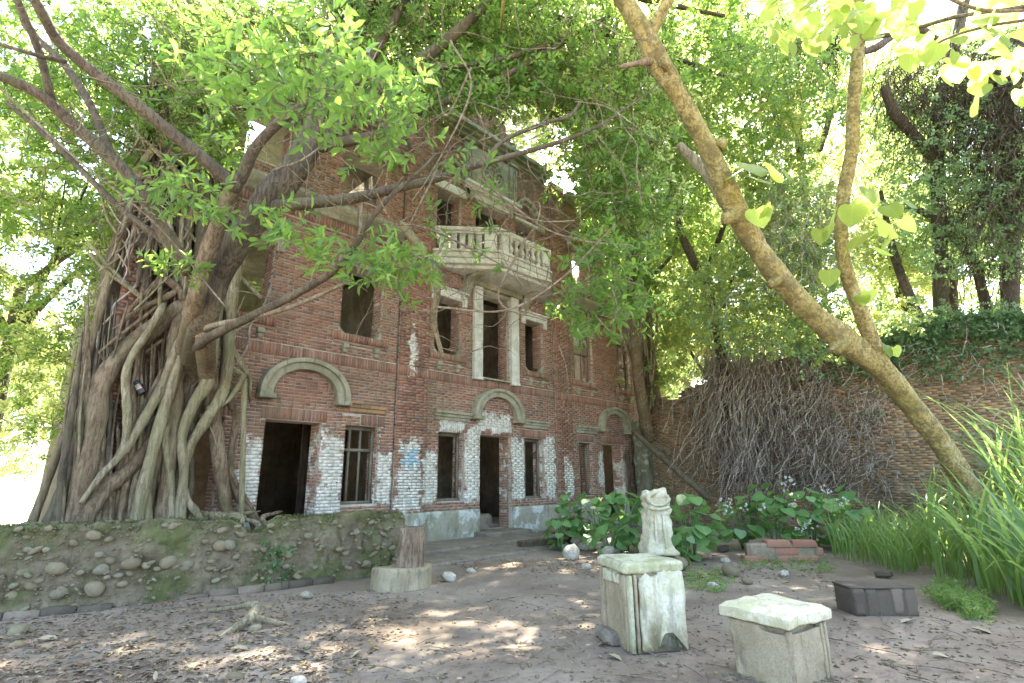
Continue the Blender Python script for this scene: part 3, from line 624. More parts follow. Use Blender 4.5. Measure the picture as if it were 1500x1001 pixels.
# second floor: ogee hoods
for cx, ww in ((14.5, .72), (16.9, .7), (11.57, .68), (8.47, .66), (5.86, .72), (3.55, .68)):
    mb = MB()
    for k0, k1, y in ((.80, 1.0, -.1), (1.002, 1.18, -.17)):
        L0 = [(-1, -.35), (-1, 0), (-.82, .30), (-.55, .55), (-.3, .80), (0, .92), (.3, .80), (.55, .55), (.82, .30), (1, 0), (1, -.35)]
        for (ax, az), (bx, bz) in zip(L0[:-1], L0[1:]):
            V = [(cx+px*ww*k, FAC_Y+yy, 9.55+pz*ww*k) for yy in (y, .05) for (px, pz), k in (((ax, az), k0), ((bx, bz), k0), ((bx, bz), k1), ((ax, az), k1))]
            mb.add(V, [(0, 3, 2, 1), (4, 5, 6, 7), (0, 1, 5, 4), (2, 3, 7, 6), (1, 2, 6, 5), (3, 0, 4, 7)], .5)
    hpart(mb, 'ogee_hood', M['trim'])
    mb = MB(); mb.box(cx-.6, cx+.6, FAC_Y-.07, FAC_Y+.1, 9.41 if 11 < cx < 12 else 9.26, 9.5); hpart(mb, 'lintel', M['trim_white'] if 8 < cx < 12 else M['trim'], bevel=.008)
# centre entablature, relief panel and flanking pilasters
mb = MB()
for x0, x1, z0, z1, p in ((9.0, 11.05, 9.42, 9.62, .10), (8.95, 11.1, 9.622, 9.70, .2), (8.9, 11.15, 9.702, 9.80, .28), (8.95, 11.1, 9.802, 9.9, .16)): mb.box(x0, x1, FAC_Y-p, FAC_Y+.1, z0, z1)
hpart(mb, 'entablature', M['trim_white'], bevel=.012)
mb = MB(); mb.box(9.28, 10.78, FAC_Y-.06, FAC_Y+.1, 9.903, 11.15)
panel = hpart(mb, 'relief_panel', M['trim'], bevel=.01)
mb = MB()
for r in (.16, .3, .42):
    ring = [(10.03+r*math.cos(t), FAC_Y-.075, 10.55+r*1.05*math.sin(t)) for t in np.linspace(0, 6.283, 26)]; mb.tube(ring, .035, 6, 1, .15)
for k in range(10):
    t = k*.628; mb.tube([(10.03+.16*math.cos(t), FAC_Y-.07, 10.55+.16*math.sin(t)), (10.03+.32*math.cos(t+.25), FAC_Y-.1, 10.55+.32*math.sin(t+.25)), (10.03+.5*math.cos(t), FAC_Y-.07, 10.55+.5*math.sin(t))], [.03, .045, .02], 6, 3)
hpart(mb, 'scroll_relief', M['trim'], panel, True)
for cx in (9.1, 10.97):
    mb = MB(); mb.box(cx-.16, cx+.16, FAC_Y-.10, FAC_Y+.1, 9.905, 11.15)
    for dx in (-.1, 0, .1): mb.box(cx+dx-.028, cx+dx+.028, FAC_Y-.135, FAC_Y-.05, 10.0, 11.05)
    mb.box(cx-.2, cx+.2, FAC_Y-.16, FAC_Y+.1, 11.153, 11.25); hpart(mb, 'fluted_pilaster', M['trim'], bevel=.008)
mb = MB()
for x0, x1, z0, z1, p in ((7.9, 12.6, 11.31, 11.42, .12), (7.85, 12.65, 11.422, 11.52, .24), (7.8, 12.7, 11.522, 11.66, .36)): mb.box(x0, x1, FAC_Y-p, FAC_Y+.35, z0, z1)
hpart(mb, 'top_cornice', M['trim'], bevel=.012)
for a, b in ((2.25, 6.97), (13.66, 18.3)):
    mb = MB()
    for z0, z1, p in ((11.07, 11.16, .1), (11.162, 11.25, .2), (11.252, 11.36, .3)): mb.box(a, b, FAC_Y-p, FAC_Y+.0-.003, z0, z1)
    hpart(mb, 'top_cornice', M['trim'], bevel=.012)
gb = len(bricks); mb = MB()                       # remains of the stepped gable
for k in range(16):
    x = 8.6
    while x < 12.0:
        if 10.3-(k*.12)**1.0-.3 < x < 10.6+(.9-k*.07): mb.box(x, x+BX, FAC_Y+.02, FAC_Y+.3, 11.665+k*.066, 11.665+k*.066+BH)
        x += BX+J
hpart(mb, 'gable_stub', M['brick'])
# timber window frames
def frame(a, b, z0, z1, bars, mid, mat='wood_grey', y=FAC_Y+.2):
    mb = MB(); r = .045
    mb.box(a+.012, a+.07, y, y+.08, z0, z1-.002); mb.box(b-.07, b-.012, y, y+.08, z0, z1-.002); mb.box(a+.072, b-.072, y+.002, y+.078, z1-.08, z1-.004); mb.box(a+.012, b-.012, y-.06, y+.1, z0+.001, z0+.06)
    f = hpart(mb, 'window_frame', M[mat])
    for x in bars: mb = MB(); mb.box(x-.022, x+.022, y+.01, y+.05, z0+.062, z1-.085); hpart(mb, 'window_bar', M[mat], f)
    if mid: mb = MB(); mb.box(a+.075, b-.075, y-.002, y+.06, mid-.03, mid+.03); hpart(mb, 'window_bar', M[mat], f)
frame(5.77, 6.61, .97, 2.61, (6.0, 6.26), 2.1); frame(8.28, 9.12, .95, 2.61, (), 0); frame(11.38, 12.25, .93, 2.61, (11.62,), 0); frame(13.97, 14.66, .95, 2.6, (), 0)
frame(13.9, 14.95, 4.6, 6.35, (14.55,), 5.6); frame(16.45, 17.35, 4.6, 6.4, (16.9,), 5.5)
# inside: cross walls, rear wall, remains of floors; top slabs added to darken windows
for x in (1.62, 7.35, 13.1, 18.5):
    mb = MB(); mb.prism([(FAC_Y+TH+.004, 0), (FAC_Y+6.5, 0), (FAC_Y+6.5, 5.2), (FAC_Y+5.4, 5.6), (FAC_Y+5.0, 7.6), (FAC_Y+4.4, 8.0), (FAC_Y+4.0, 10.6), (FAC_Y+TH+.004, 10.6 if x > 2 else 9.6)], 0, .3)
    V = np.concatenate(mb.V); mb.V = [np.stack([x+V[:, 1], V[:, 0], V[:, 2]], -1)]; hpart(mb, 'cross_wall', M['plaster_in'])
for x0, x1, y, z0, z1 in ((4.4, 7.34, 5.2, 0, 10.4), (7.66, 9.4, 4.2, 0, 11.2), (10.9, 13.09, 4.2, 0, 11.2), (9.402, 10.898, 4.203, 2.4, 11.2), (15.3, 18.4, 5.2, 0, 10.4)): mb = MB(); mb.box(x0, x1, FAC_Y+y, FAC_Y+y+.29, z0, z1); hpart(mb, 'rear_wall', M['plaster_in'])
for x0, x1, y1, z in ((3.4, 7.34, 5.1, 3.95), (7.67, 13.08, 1.1, 3.95), (13.42, 18.48, 2.4, 3.95), (4.2, 7.34, 4.4, 7.05), (7.67, 13.08, 1.7, 7.05), (13.42, 18.48, 1.9, 7.05), (4.4, 7.34, 4, 10.3), (7.67, 13.08, 4.1, 10.5), (13.42, 18.48, 1.6, 10.3)): mb = MB(); mb.box(x0, x1, FAC_Y+TH+.01, FAC_Y+y1, z, z+.13); hpart(mb, 'floor_and_shade_slab', M['wood_grey'])
mb = MB(); V, Fq = rough_block(5.3, 4, .35, 12, .07, .1, 4); V += [10.35, FAC_Y+2.6, -.05]; mb.add(V, Fq); V, Fq = rough_block(1.0, .5, .5, 6, .05, .1, 8); V += [10.1, FAC_Y+.75, .05]; mb.add(V, Fq); hpart(mb, 'floor_rubble', M['step'], smooth=True)
# added planks behind the first arch, coloured dark for the doorway's shade
M['shade_wood'] = bark_mat('shade_timber', (0.055, 0.038, 0.028), (0.10, 0.07, 0.05), (0.05, 0.04, 0.03), .3)
for k in range(7): mb = MB(); mb.box(5.55+k*.16, 5.55+k*.16+.15, FAC_Y+1.5+.02*(k % 3), FAC_Y+1.56+.02*(k % 3), .1, 3.5); hpart(mb, 'shade_plank', M['shade_wood'])
# door steps
for x0, x1, y0, y1, z in ((6.3, 11.2, 8.95, 10.37, .10), (5.9, 9.6, 7.75, 8.948, .055), (9.4, 11.0, 9.9, 10.9, .2)):
    V, Fq = rough_block(x1-x0, y1-y0, z+.1, 14, .012, .03, x0, .03); V += [(x0+x1)/2, (y0+y1)/2, -.1]; mb = MB(); mb.add(V, Fq); hpart(mb, 'door_step', M['step'], smooth=True)

# ================================================================== BRICK YARD WALL (at right angles to the house)
WX = 17.2
yard = thing('yard_wall', 'tall old brown brick yard wall with broken top and dead vines beside the house', 'wall', (WX, 4, 0))
def yput(o): o.parent = yard; o.matrix_parent_inverse = Matrix.Translation((-WX, -4, 0)); return o
def wall_top(y): return np.interp(y, [-6, -1, .5, 2.5, 4, 6.5, 7.4, 7.55, 8.4, 8.6, 9.2, 9.6, 9.9, 10.3, 10.45], [4.9, 4.75, 4.8, 4.85, 5.0, 5.05, 5.0, 4.55, 4.45, 4.1, 4.3, 4.1, 3.6, 3.45, 3.4])
wb = []; z = 0.0; k = 0
while z < 5.1:
    y = -6-(k % 2)*.12
    while y < 10.4:
        e = min(y+BX, 10.42)
        if z+BH < wall_top(y+.1)+random.uniform(-.06, .03) and random.random() < .985: wb.append((WX+random.gauss(0, .010), WX+.13, y, e, z, z+BH))
        y += BX+J
    z += BH+J; k += 1
wb = np.array(wb)
WB = np.stack([wb[:, 0], wb[:, 1], wb[:, 2], wb[:, 3], wb[:, 4], wb[:, 5]], -1)
def boxes2(name, B, mat):
    n = len(B); x0, x1, y0, y1, z0, z1 = B.T
    V = np.stack([np.stack(v, -1) for v in ((x0, y0, z0), (x1, y0, z0), (x1, y1, z0), (x0, y1, z0), (x0, y0, z1), (x1, y0, z1), (x1, y1, z1), (x0, y1, z1))], 1)+rng.normal(size=(n, 8, 3))*.002
    i = np.arange(n)[:, None]*8; fs = [(0, 3, 2, 1), (4, 5, 6, 7), (0, 1, 5, 4), (2, 3, 7, 6), (3, 0, 4, 7)]
    return raw_mesh(name, V.reshape(-1, 3), np.concatenate([i+np.array(f)[None] for f in fs]), mat, np.tile(rng.random(n), len(fs)))
stuff(yput(mobj('brickwork', boxes2('brickwork', WB, M['brick_old']))))
mb = MB(); ys = np.linspace(-6, 10.44, 60)
for a, b in zip(ys[:-1], ys[1:]):
    h = min(wall_top(a), wall_top(b))-.07; mb.add([(WX+.014, a, 0), (WX+.014, b, 0), (WX+.5, b, 0), (WX+.5, a, 0), (WX+.014, a, h), (WX+.014, b, h), (WX+.5, b, h), (WX+.5, a, h)], [(0, 4, 5, 1), (4, 7, 6, 5), (2, 6, 7, 3), (0, 3, 7, 4), (1, 5, 6, 2)])
yput(mb.build('wall_core', M['mortar_old'], None))
# whitewashed, crumbling rubble pier in the corner between wall and house
mb = MB(); V, Fq = rough_block(.5, .55, 3.45, 16, .07, .08, 3, .1); V += [WX-.08, 10.05, 0]; mb.add(V, Fq); yput(mb.build('corner_render', cement_mat('limewashed_render', (0.15, 0.14, 0.09), (0.22, 0.205, 0.14), (0.10, 0.115, 0.06), 0.5, (0.36, 0.40, 0.32), 3.4, (0.53, 0.6)), None, True))
# leaning pole
a, b = np.array([16.95, 10.1, 3.05]), np.array([14.6, 6.9, .05])
p1 = P(928, 632, 17.6); p2 = P(1036, 728, 15.2)
mb = MB(); mb.tube([p1, p1*.5+p2*.5+[0, 0, -.03], p2], [.085, .09, .095], 10, 6, .03); o = mb.build('leaning_pole', M['pole'], None, True)
tag(o, 'long weathered wooden pole leaning from arch corner against the brick yard wall', 'pole')
p1 = P(919, 660, 18.4); p2 = P(926, 765, 18.4)
mb = MB(); mb.tube([p1, p2], [.07, .08], 8, 3); o = mb.build('rusty_post', M['vine_dark'], None, True); tag(o, 'thin dark upright post standing where house meets yard wall', 'post')

# ================================================================== LOW COBBLE WALL
LWP = np.array([(-3.2, 10.2), (-1.2, 9.4), (0.71, 8.59), (1.75, 8.17), (3.08, 7.97), (5.45, 7.75)])
lw = thing('cobble_wall', 'low mossy wall of river cobbles and lime mortar in front of banyan roots', 'wall', (2.5, 8.1, 0))
def lput(o, par=None): o.parent = par or lw; o.matrix_parent_inverse = Matrix.Translation((-2.5, -8.1, 0)); return o
seg = np.linalg.norm(np.diff(LWP, axis=0), axis=1); cum = np.concatenate([[0], np.cumsum(seg)]); LT = cum[-1]
def lw_at(s):
    x = np.interp(s, cum, LWP[:, 0]); y = np.interp(s, cum, LWP[:, 1]); e = .4
    dx = np.interp(np.clip(s+e, 0, LT), cum, LWP[:, 0])-np.interp(np.clip(s-e, 0, LT), cum, LWP[:, 0]); dy = np.interp(np.clip(s+e, 0, LT), cum, LWP[:, 1])-np.interp(np.clip(s-e, 0, LT), cum, LWP[:, 1])
    l = np.hypot(dx, dy); return x, y, dx/l, dy/l
s_dip = cum[4]
def lw_top(s): return np.interp(s, [0, s_dip-.45, s_dip-.2, s_dip-.03, s_dip+.12, s_dip+.4, LT-.1, LT], [.96, .95, .93, .74, .76, .93, .92, .86])
nS, nZ = 300, 36
ss = np.linspace(0, LT, nS); x, y, tx, ty = lw_at(ss); nx, ny = ty, -tx       # front normal (towards the yard)
prof_t = np.concatenate([np.linspace(0, 1, nZ), np.linspace(1, 1, 6)[1:], np.linspace(1, 0, 5)[1:]]); prof_d = np.concatenate([np.zeros(nZ), np.linspace(0, .34, 6)[1:], np.full(4, .34)])
TZ = prof_t[None]*lw_top(ss)[:, None]; PXc = x[:, None]-nx[:, None]*prof_d[None]; PYc = y[:, None]-ny[:, None]*prof_d[None]
Vw = np.stack([PXc, PYc, TZ], -1); nz_ = fbm(Vw, 3.2, 4)*.06+fbm(Vw, 15, 3)*.022
front_w = (prof_d < .05).astype(float)[None]*np.ones((nS, 1))
lean = (1-prof_t)[None]*.05
Vw[..., 0] += nx[:, None]*(nz_+lean)*front_w; Vw[..., 1] += ny[:, None]*(nz_+lean)*front_w; Vw[..., 2] += np.where(prof_t[None] > .9, nz_*.7, 0)
m_ = Vw.shape[1]; idx = np.arange(nS*m_).reshape(nS, m_); Fw = np.stack([idx[:-1, :-1], idx[1:, :-1], idx[1:, 1:], idx[:-1, 1:]], -1).reshape(-1, 4).tolist(); Fw.append(idx[-1].tolist()); Fw.append(idx[0][::-1].tolist())
core = lput(mobj('mortar_core', raw_mesh('mortar_core', Vw.reshape(-1, 3), Fw, M['cobble_core'], None, True)))
def stone_mesh(name, seed, mat, sub=2, amp=.16):
    bm = bmesh.new(); bmesh.ops.create_icosphere(bm, subdivisions=sub, radius=1.0); V = np.array([v.co[:] for v in bm.verts]); Fq = np.array([[v.index for v in f.verts] for f in bm.faces]); bm.free()
    V = V*(1+amp*fbm(V+seed*5.3, 1.1, 3))[:, None]*np.array([1, .75, .7]); return raw_mesh(name, V, Fq, mat, None, True)
stones = [stone_mesh('stone', k, M['stone']) for k in range(5)]
pale = [stone_mesh('stone', 20+k, M['stone_pale'], 2, .35) for k in range(4)]
big = [(193, 825, 14), (246, 823, 13), (274, 826, 10), (85, 832, 15), (140, 862, 15), (88, 868, 13), (48, 858, 10), (139, 784, 11), (20, 872, 9), (214, 828, 7), (252, 771, 7), (74, 774, 6), (322, 799, 11), (335, 798, 10), (420, 812, 9), (345, 815, 6), (150, 834, 12),
       (110, 795, 7), (535, 826, 8), (300, 793, 6), (230, 833, 6), (190, 840, 6), (60, 850, 7), (33, 838, 7), (180, 855, 8), (120, 838, 6), (505, 810, 6), (470, 800, 6), (385, 805, 6), (560, 800, 6), (520, 780, 6), (450, 785, 7), (490, 765, 5), (395, 770, 6), (30, 775, 6), (218, 790, 5), (160, 790, 6), (70, 805, 6)]
def wall_hit(px, py):
    best = None
    r = ray(px, py)
    for s in np.linspace(0, LT, 400):
        xx, yy, ax, ay = lw_at(s)
        t = (xx*r[1]-yy*r[0]); 
        if best is None or abs(t) < best[0]: best = (abs(t), s, math.hypot(xx, yy)/math.hypot(r[0], r[1]))
    return best[1], EYE+r*best[2]
for px, py, rp in big:
    s, q = wall_hit(px, py); d = depth_of(q); rr = rp*d/F_PX*.95; xx, yy, ax, ay = lw_at(s)
    o = mobj('stone', random.choice(stones)); o.location = (q[0]+ay*.05, q[1]-ax*.05, q[2]); o.scale = (rr, rr*.7, rr*random.uniform(.85, 1.1)); o.rotation_euler = (random.uniform(-.2, .2), random.uniform(-.5, .5), math.atan2(ay, ax)); lput(o)
for k in range(255):
    s = random.uniform(.8, LT-.05); t = random.random(); xx, yy, ax, ay = lw_at(s); rr = random.choice([.02, .025, .03, .035, .045, .055]); zz = .06+t*(lw_top(s)-.1)
    o = mobj('stone', random.choice(stones)); sh_ = .035+.05*(1-zz/.95); o.location = (xx+ay*sh_, yy-ax*sh_, zz); o.scale = (rr*random.uniform(.9, 1.5), rr*.8, rr*random.uniform(.7, 1.1)); o.rotation_euler = (0, random.uniform(-.6, .6), math.atan2(ay, ax)+random.uniform(-.3, .3)); lput(o)
n = 1500; sv = rng.uniform(.6, LT, n); xx, yy, ax, ay = lw_at(sv); zz = rng.random(n)**.9*(lw_top(sv)-.04)+.03; rr = rng.uniform(.006, .022, n); go = rng.uniform(.01, .06, n)+.05*(1-zz); cc = np.stack([xx+ay*go, yy-ax*go, zz], -1)
oc = np.array([(1, 0, 0), (-1, 0, 0), (0, 1, 0), (0, -1, 0), (0, 0, .8), (0, 0, -.8)]); of = np.array([(0, 2, 4), (2, 1, 4), (1, 3, 4), (3, 0, 4), (2, 0, 5), (1, 2, 5), (3, 1, 5), (0, 3, 5)])
lput(stuff(mobj('gravel', raw_mesh('gravel', (cc[:, None]+oc[None]*rr[:, None, None]*rng.uniform(.7, 1.4, (n, 6, 1))).reshape(-1, 3), ((np.arange(n)*6)[:, None, None]+of[None]).reshape(-1, 3), M['stone'], None, True))))
# brick footing
bk = boxes_mesh('footing_brick', np.array([[-.155, .155, -.06, .06, 0, .12]]), M['brick_black'])
for k in range(17):
    s = 2.5+k*.325
    if s > LT-.1 or (k > 7 and random.random() < .5): continue
    xx, yy, ax, ay = lw_at(s); o = mobj('footing_brick', bk); o.location = (xx+ay*.1, yy-ax*.1, -.035+random.uniform(-.03, .01)); o.rotation_euler = (random.gauss(0, .03), random.gauss(0, .02), math.atan2(ay, ax)); lput(o)
# moss cushions on top
C = []
for k in range(2600):
    s = random.uniform(.5, LT); xx, yy, ax, ay = lw_at(s); d = random.random()**1.3*.36-.03; z = lw_top(s)+(-.12*random.random() if d < .02 else .0)
    C.append((xx-ay*d, yy+ax*d, z+random.uniform(-.005, .02)))
C = np.array(C); b_, a_, n_, _ = sprays(C, 5, .02, .02)
lput(stuff(mobj('moss', leaf_mesh('moss', b_, a_, n_, .022, .012, M['moss'], True))))

# ================================================================== OBJECTS IN THE YARD
# stump with upright log
mb = MB(); n = 40; ang = np.linspace(0, 6.2832, n, endpoint=False)
rad = .40*(1+.06*np.sin(ang*2+1)+.04*np.sin(ang*5)+.02*np.sin(ang*11)); zs = [-.03, .04, .12, .2, .235, .25]; ks = [1.0, 1.0, .985, .98, .97, .93]
V = np.concatenate([np.stack([rad*k*np.cos(ang), rad*k*.82*np.sin(ang), np.full(n, z)+(.012*np.sin(ang*2) if z > .22 else 0)], -1) for k, z in zip(ks, zs)]); V += fbm(V, 9, 3)[:, None]*.008
Fq = [(i*n+k, i*n+(k+1) % n, (i+1)*n+(k+1) % n, (i+1)*n+k) for i in range(len(zs)-1) for k in range(n)]+[tuple((len(zs)-1)*n+k for k in range(n))]
mb.add(V, Fq, .4); stump = mb.build('tree_stump', M['pedestal'], None, True); c = G(593, 862); stump.location = (c[0]+.1, c[1]+.22, 0); stump.rotation_euler = (0, 0, -.5); tag(stump, 'broad low pale stump seat with an upright log standing on it', 'stump')
mb = MB(); n = 44; ang = np.linspace(0, 6.2832, n, endpoint=False); ridge = 1+.07*np.sign(np.sin(ang*14+.5*np.sin(ang*3)))*rng.uniform(.3, 1, n)
V = np.concatenate([np.stack([.19*k*(ridge if k > .97 else 1)*np.cos(ang+.0), .19*k*(ridge if k > .97 else 1)*np.sin(ang), np.full(n, z)], -1)+np.array([.03*z, 0, 0]) for k, z in ((1.06, 0), (1.02, .03), (1, .15), (.99, .3), (.98, .44), (.98, .525), (.93, .535), (.0001, .535))])
Fq = [(i*n+k, i*n+(k+1) % n, (i+1)*n+(k+1) % n, (i+1)*n+k) for i in range(7) for k in range(n)]; V[:n*6] += (fbm(V[:n*6]*np.array([1, 1, .2]), 30, 3)[:, None])*.006
mb.add(V, Fq, .3); M['log'] = bark_mat('log_bark', (0.27, 0.19, 0.125), (0.42, 0.32, 0.22), (0.26, 0.2, 0.12), .2, 1.3, 1.0)
o = mb.build('upright_log', M['log'], None, True); o.location = (stump.location[0]+.12, stump.location[1]-.02, .235); tag(o, 'cut log with furrowed brown bark standing upright on the broad stump', 'log')

# pedestal with plaster (tall)
def rot2(v, a): return (v[0]*math.cos(a)-v[1]*math.sin(a), v[0]*math.sin(a)+v[1]*math.cos(a))
ped = thing('stone_pedestal', 'square cement pedestal with flaking white plaster and fluted corner, in the open yard', 'pedestal', (4.64, 2.86, 0), math.radians(-33))
ped.scale = (1.2, 1.2, 1.1)
# local x: along the right-hand face (0.42), local y: along the left-hand face (0.55)
hx, hy, hz = .235, .265, .64
def pbox(name, x0, x1, y0, y1, z0, z1, mat, par, n=8, amp=.006, r=.014, seed=1, chips=.02):
    V, Fq = rough_block(x1-x0, y1-y0, z1-z0, n, amp, r, seed, chips); V += [(x0+x1)/2, (y0+y1)/2, z0]; mb = MB(); mb.add(V, Fq, .4); return mb.build(name, mat, par, True)
pbox('shaft', -hx+.02, hx-.03, -hy+.02, hy-.02, -.03, hz-.07, M['pedestal'], ped, 22, .014, .025, 2, .07)
pbox('cap', -hx-.01, hx+.005, -hy-.01, hy+.01, hz-.085, hz, M['mossy_top'], ped, 24, .014, .03, 5, .09)
# plaster sheet on right-hand face (local -y) with ragged bottom
mb = MB(); poly = [(-.137, .015), (-.06, .012), (-.015, .03), (.005, .075), (.04, .115), (.085, .13), (.12, .10), (.135, .035), (.16, .012), (.21, .008), (.212, .56), (.12, .575), (.03, .565), (-.04, .53), (-.09, .555), (-.135, .5)]
pj = []
for (ax, az), (bx, bz) in zip(poly, poly[1:]+poly[:1]):
    for t in np.linspace(0, 1, 7)[:-1]: pj.append((ax+(bx-ax)*t+random.gauss(0, .0045), az+(bz-az)*t+random.gauss(0, .006)))
mb.prism(pj, -hy-.022, -hy+.03); mb.build('plaster_sheet', M['plaster'], ped)
for k, (xx, w_) in enumerate(((-.205, .03), (-.165, .026))): pbox('corner_moulding', xx-w_/2, xx+w_/2, -hy-.028+.008*k, -hy+.05, 0, hz-.09, M['mossy_top'] if k == 0 else M['pedestal'], ped, 6, .004, .01, k)
# left-hand face (local -x): raised border round a sunk panel
pbox('panel_border', -hx+.0, -hx+.05, -hy+.02, -hy+.13, .0, hz-.09, M['pedestal'], ped, 8, .006, .012, 7); pbox('panel_border', -hx-.0, -hx+.05, hy-.10, hy-.03, .0, hz-.09, M['pedestal'], ped, 8, .006, .012, 8); pbox('panel_border', -hx-.004, -hx+.05, -hy+.135, hy-.105, hz-.19, hz-.09, M['mossy_top'], ped, 8, .014, .02, 9, .05)
pbox('base_chunk', -hx-.06, -hx+.06, -.05, .24, -.02, .085, M['step'], ped, 6, .015, .03, 12, .03)

# pedestal with slab top (low, nearest)
ped2 = thing('capped_pedestal', 'low tan cement pedestal under an overhanging pale slab with sloping edges', 'pedestal', (4.545, 1.645, 0), math.radians(-12))
ped2.scale = (1.08, 1.08, 1.03)
pbox('shaft', -.245, .235, -.22, .22, -.03, .37, M['pedestal'], ped2, 24, .010, .02, 21, .07)
for xx in (.16, .205): pbox('corner_moulding', xx-.018, xx+.018, -.232, -.19, 0, .365, M['pedestal'], ped2, 6, .004, .008, 3)
for xx in (-.215,): pbox('corner_moulding', xx-.02, xx+.02, -.23, -.19, 0, .365, M['pedestal'], ped2, 6, .004, .008, 4)
pbox('broken_corner', .17, .285, -.16, .12, -.02, .29, M['pedestal'], ped2, 10, .03, .05, 5, .06)
mb = MB()
sl_ = [(.255, .235, .372), (.272, .252, .382), (.272, .252, .445), (.235, .215, .475), (.228, .208, .478)]
V = np.concatenate([np.array([(-a+.0, -b, z), (a*.98, -b, z), (a*.98, b, z), (-a, b, z)]) for a, b, z in sl_]); Fq = [(i*4+k, i*4+(k+1) % 4, (i+1)*4+(k+1) % 4, (i+1)*4+k) for i in range(4) for k in range(4)]+[(16, 17, 18, 19), (3, 2, 1, 0)]
bm = bmesh.new(); vs = [bm.verts.new(v) for v in V]; [bm.faces.new([vs[i] for i in f]) for f in Fq]; bmesh.ops.subdivide_edges(bm, edges=bm.edges[:], cuts=7, use_grid_fill=True); V = np.array([v.co[:] for v in bm.verts]); bm.verts.index_update(); Fq = [[v.index for v in f.verts] for f in bm.faces]; bm.free()
V += fbm(V+4, 7, 4)[:, None]*.012; mb.add(V, Fq, .5); mb.build('slab', M['plaster'], ped2, True, .006)

# blackened brick block
blk = thing('brick_block', 'blackened chunk of brick masonry lying on the ground beside tall grass', 'masonry block', (7.2, 1.55, 0), math.radians(-49))
for k in range(5):
    V, Fq = rough_block(.126, .39, .285, 7, .010, .014, k+40, .05); mb = MB(); mb.add(V, Fq, .4); o = mb.build('brick', M['brick_black'], blk, True); o.location = (-.27+k*.135, random.gauss(0, .012), random.uniform(-.02, .0)); o.rotation_euler = (0, random.gauss(0, .02), random.gauss(0, .02))
pbox('mortar_cap', -.335, .335, -.185, .19, .272, .295, M['brick_black'], blk, 10, .012, .02, 6, .02); pbox('mortar_bed', -.325, .325, -.18, .18, -.02, .27, M['brick_black'], blk, 6, .004, .02, 7)

# neat pile of orange bricks among plants
pile = thing('brick_pile', 'short low stack of orange bricks at the foot of broad-leaved plants', 'brick pile', (10.52, 3.58, 0), math.atan2(-1.09, .91))
ob = boxes_mesh('brick', np.array([[-.2, .2, -.1, .1, 0, .115]]), M['brick_orange'])
for r_ in range(3):
    for k in range(3 if r_ < 2 else 3):
        if r_ == 2 and k == 0: continue
        o = mobj('brick', ob, pile); o.location = (-.46+k*.42+(.1 if r_ == 1 else 0)+random.gauss(0, .008), random.gauss(0, .01), r_*.127-.02); o.rotation_euler = (0, 0, random.gauss(0, .015)); md = o.modifiers.new('bevel', 'BEVEL'); md.width = .01; md.segments = 2
pbox('mortar_bed', -.6, .62, -.085, .09, 0, .30, M['mortar_old'], pile, 6, .003, .02, 3)

# weathered balustrade fragment like a small statue, on a boulder
sc_ = G(985, 838); sx, sy = P(965, 812, 8.6)[:2]; zb = P(965, 812, 8.6)[2]
frag = thing('carved_fragment', 'pale weathered carved finial fragment standing on a boulder among green plants', 'stone carving', (sx, sy, zb), math.radians(-40))
zs = np.array([0, .05, .12, .3, .5, .62, .66, .70, .74, .82, .92, 1.0, 1.05]); wsx = np.array([.245, .255, .235, .215, .195, .185, .205, .20, .18, .19, .195, .185, .15])
n = 36; ang = np.linspace(0, 6.2832, n, endpoint=False); sq = 1/np.maximum(np.abs(np.cos(ang)), np.abs(np.sin(ang)))**.92
V = []
zi = np.linspace(0, 1.05, 40)
for z in zi:
    w_ = np.interp(z, zs, wsx); r = w_*sq*(1+.05*np.sin(ang*6+z*4)*(z < .62)); V.append(np.stack([r*np.cos(ang), r*.8*np.sin(ang), np.full(n, z)], -1))
V = np.concatenate(V); V += (fbm(V+2, 5, 5)*.06+np.where(V[:, 2] > .7, fbm(V+9, 9, 3)*.05, 0))[:, None]*unit(V*np.array([1, 1, .1])); Fq = [(i*n+k, i*n+(k+1) % n, (i+1)*n+(k+1) % n, (i+1)*n+k) for i in range(39) for k in range(n)]+[tuple(39*n+k for k in range(n)), tuple(range(n-1, -1, -1))]
V *= np.array([.95, .95, .96]); mb = MB(); mb.add(V, Fq, .5); mb.build('carved_body', M['plaster'], frag, True)
mb = MB(); mb.tube([(.17*math.cos(t), -.155+.0*t, .86+.10*math.sin(t)) for t in np.linspace(0, 6.283, 14)], .028, 7, 1, .2); mb.tube([(-.15, -.17, .72), (0, -.2, .70), (.16, -.16, .73)], .028, 7, 4, .1); mb.build('carved_scroll', M['mossy_top'], frag, True)
mb = MB()
for xx in (-.09, .07): mb.tube([(xx, -.19, .12), (xx*.9, -.175, .4), (xx*.8, -.155, .62)], [.02, .022, .016], 6, 4, .15)
mb.build('carved_rib', M['plaster'], frag, True)
o = mobj('boulder', stone_mesh('boulder', 31, M['stone'], 3)); o.location = (sx+.08, sy-.02, zb*.42); o.scale = (.46, .5, zb*.82); tag(o, 'rounded tan boulder carrying the carved finial fragment', 'boulder')

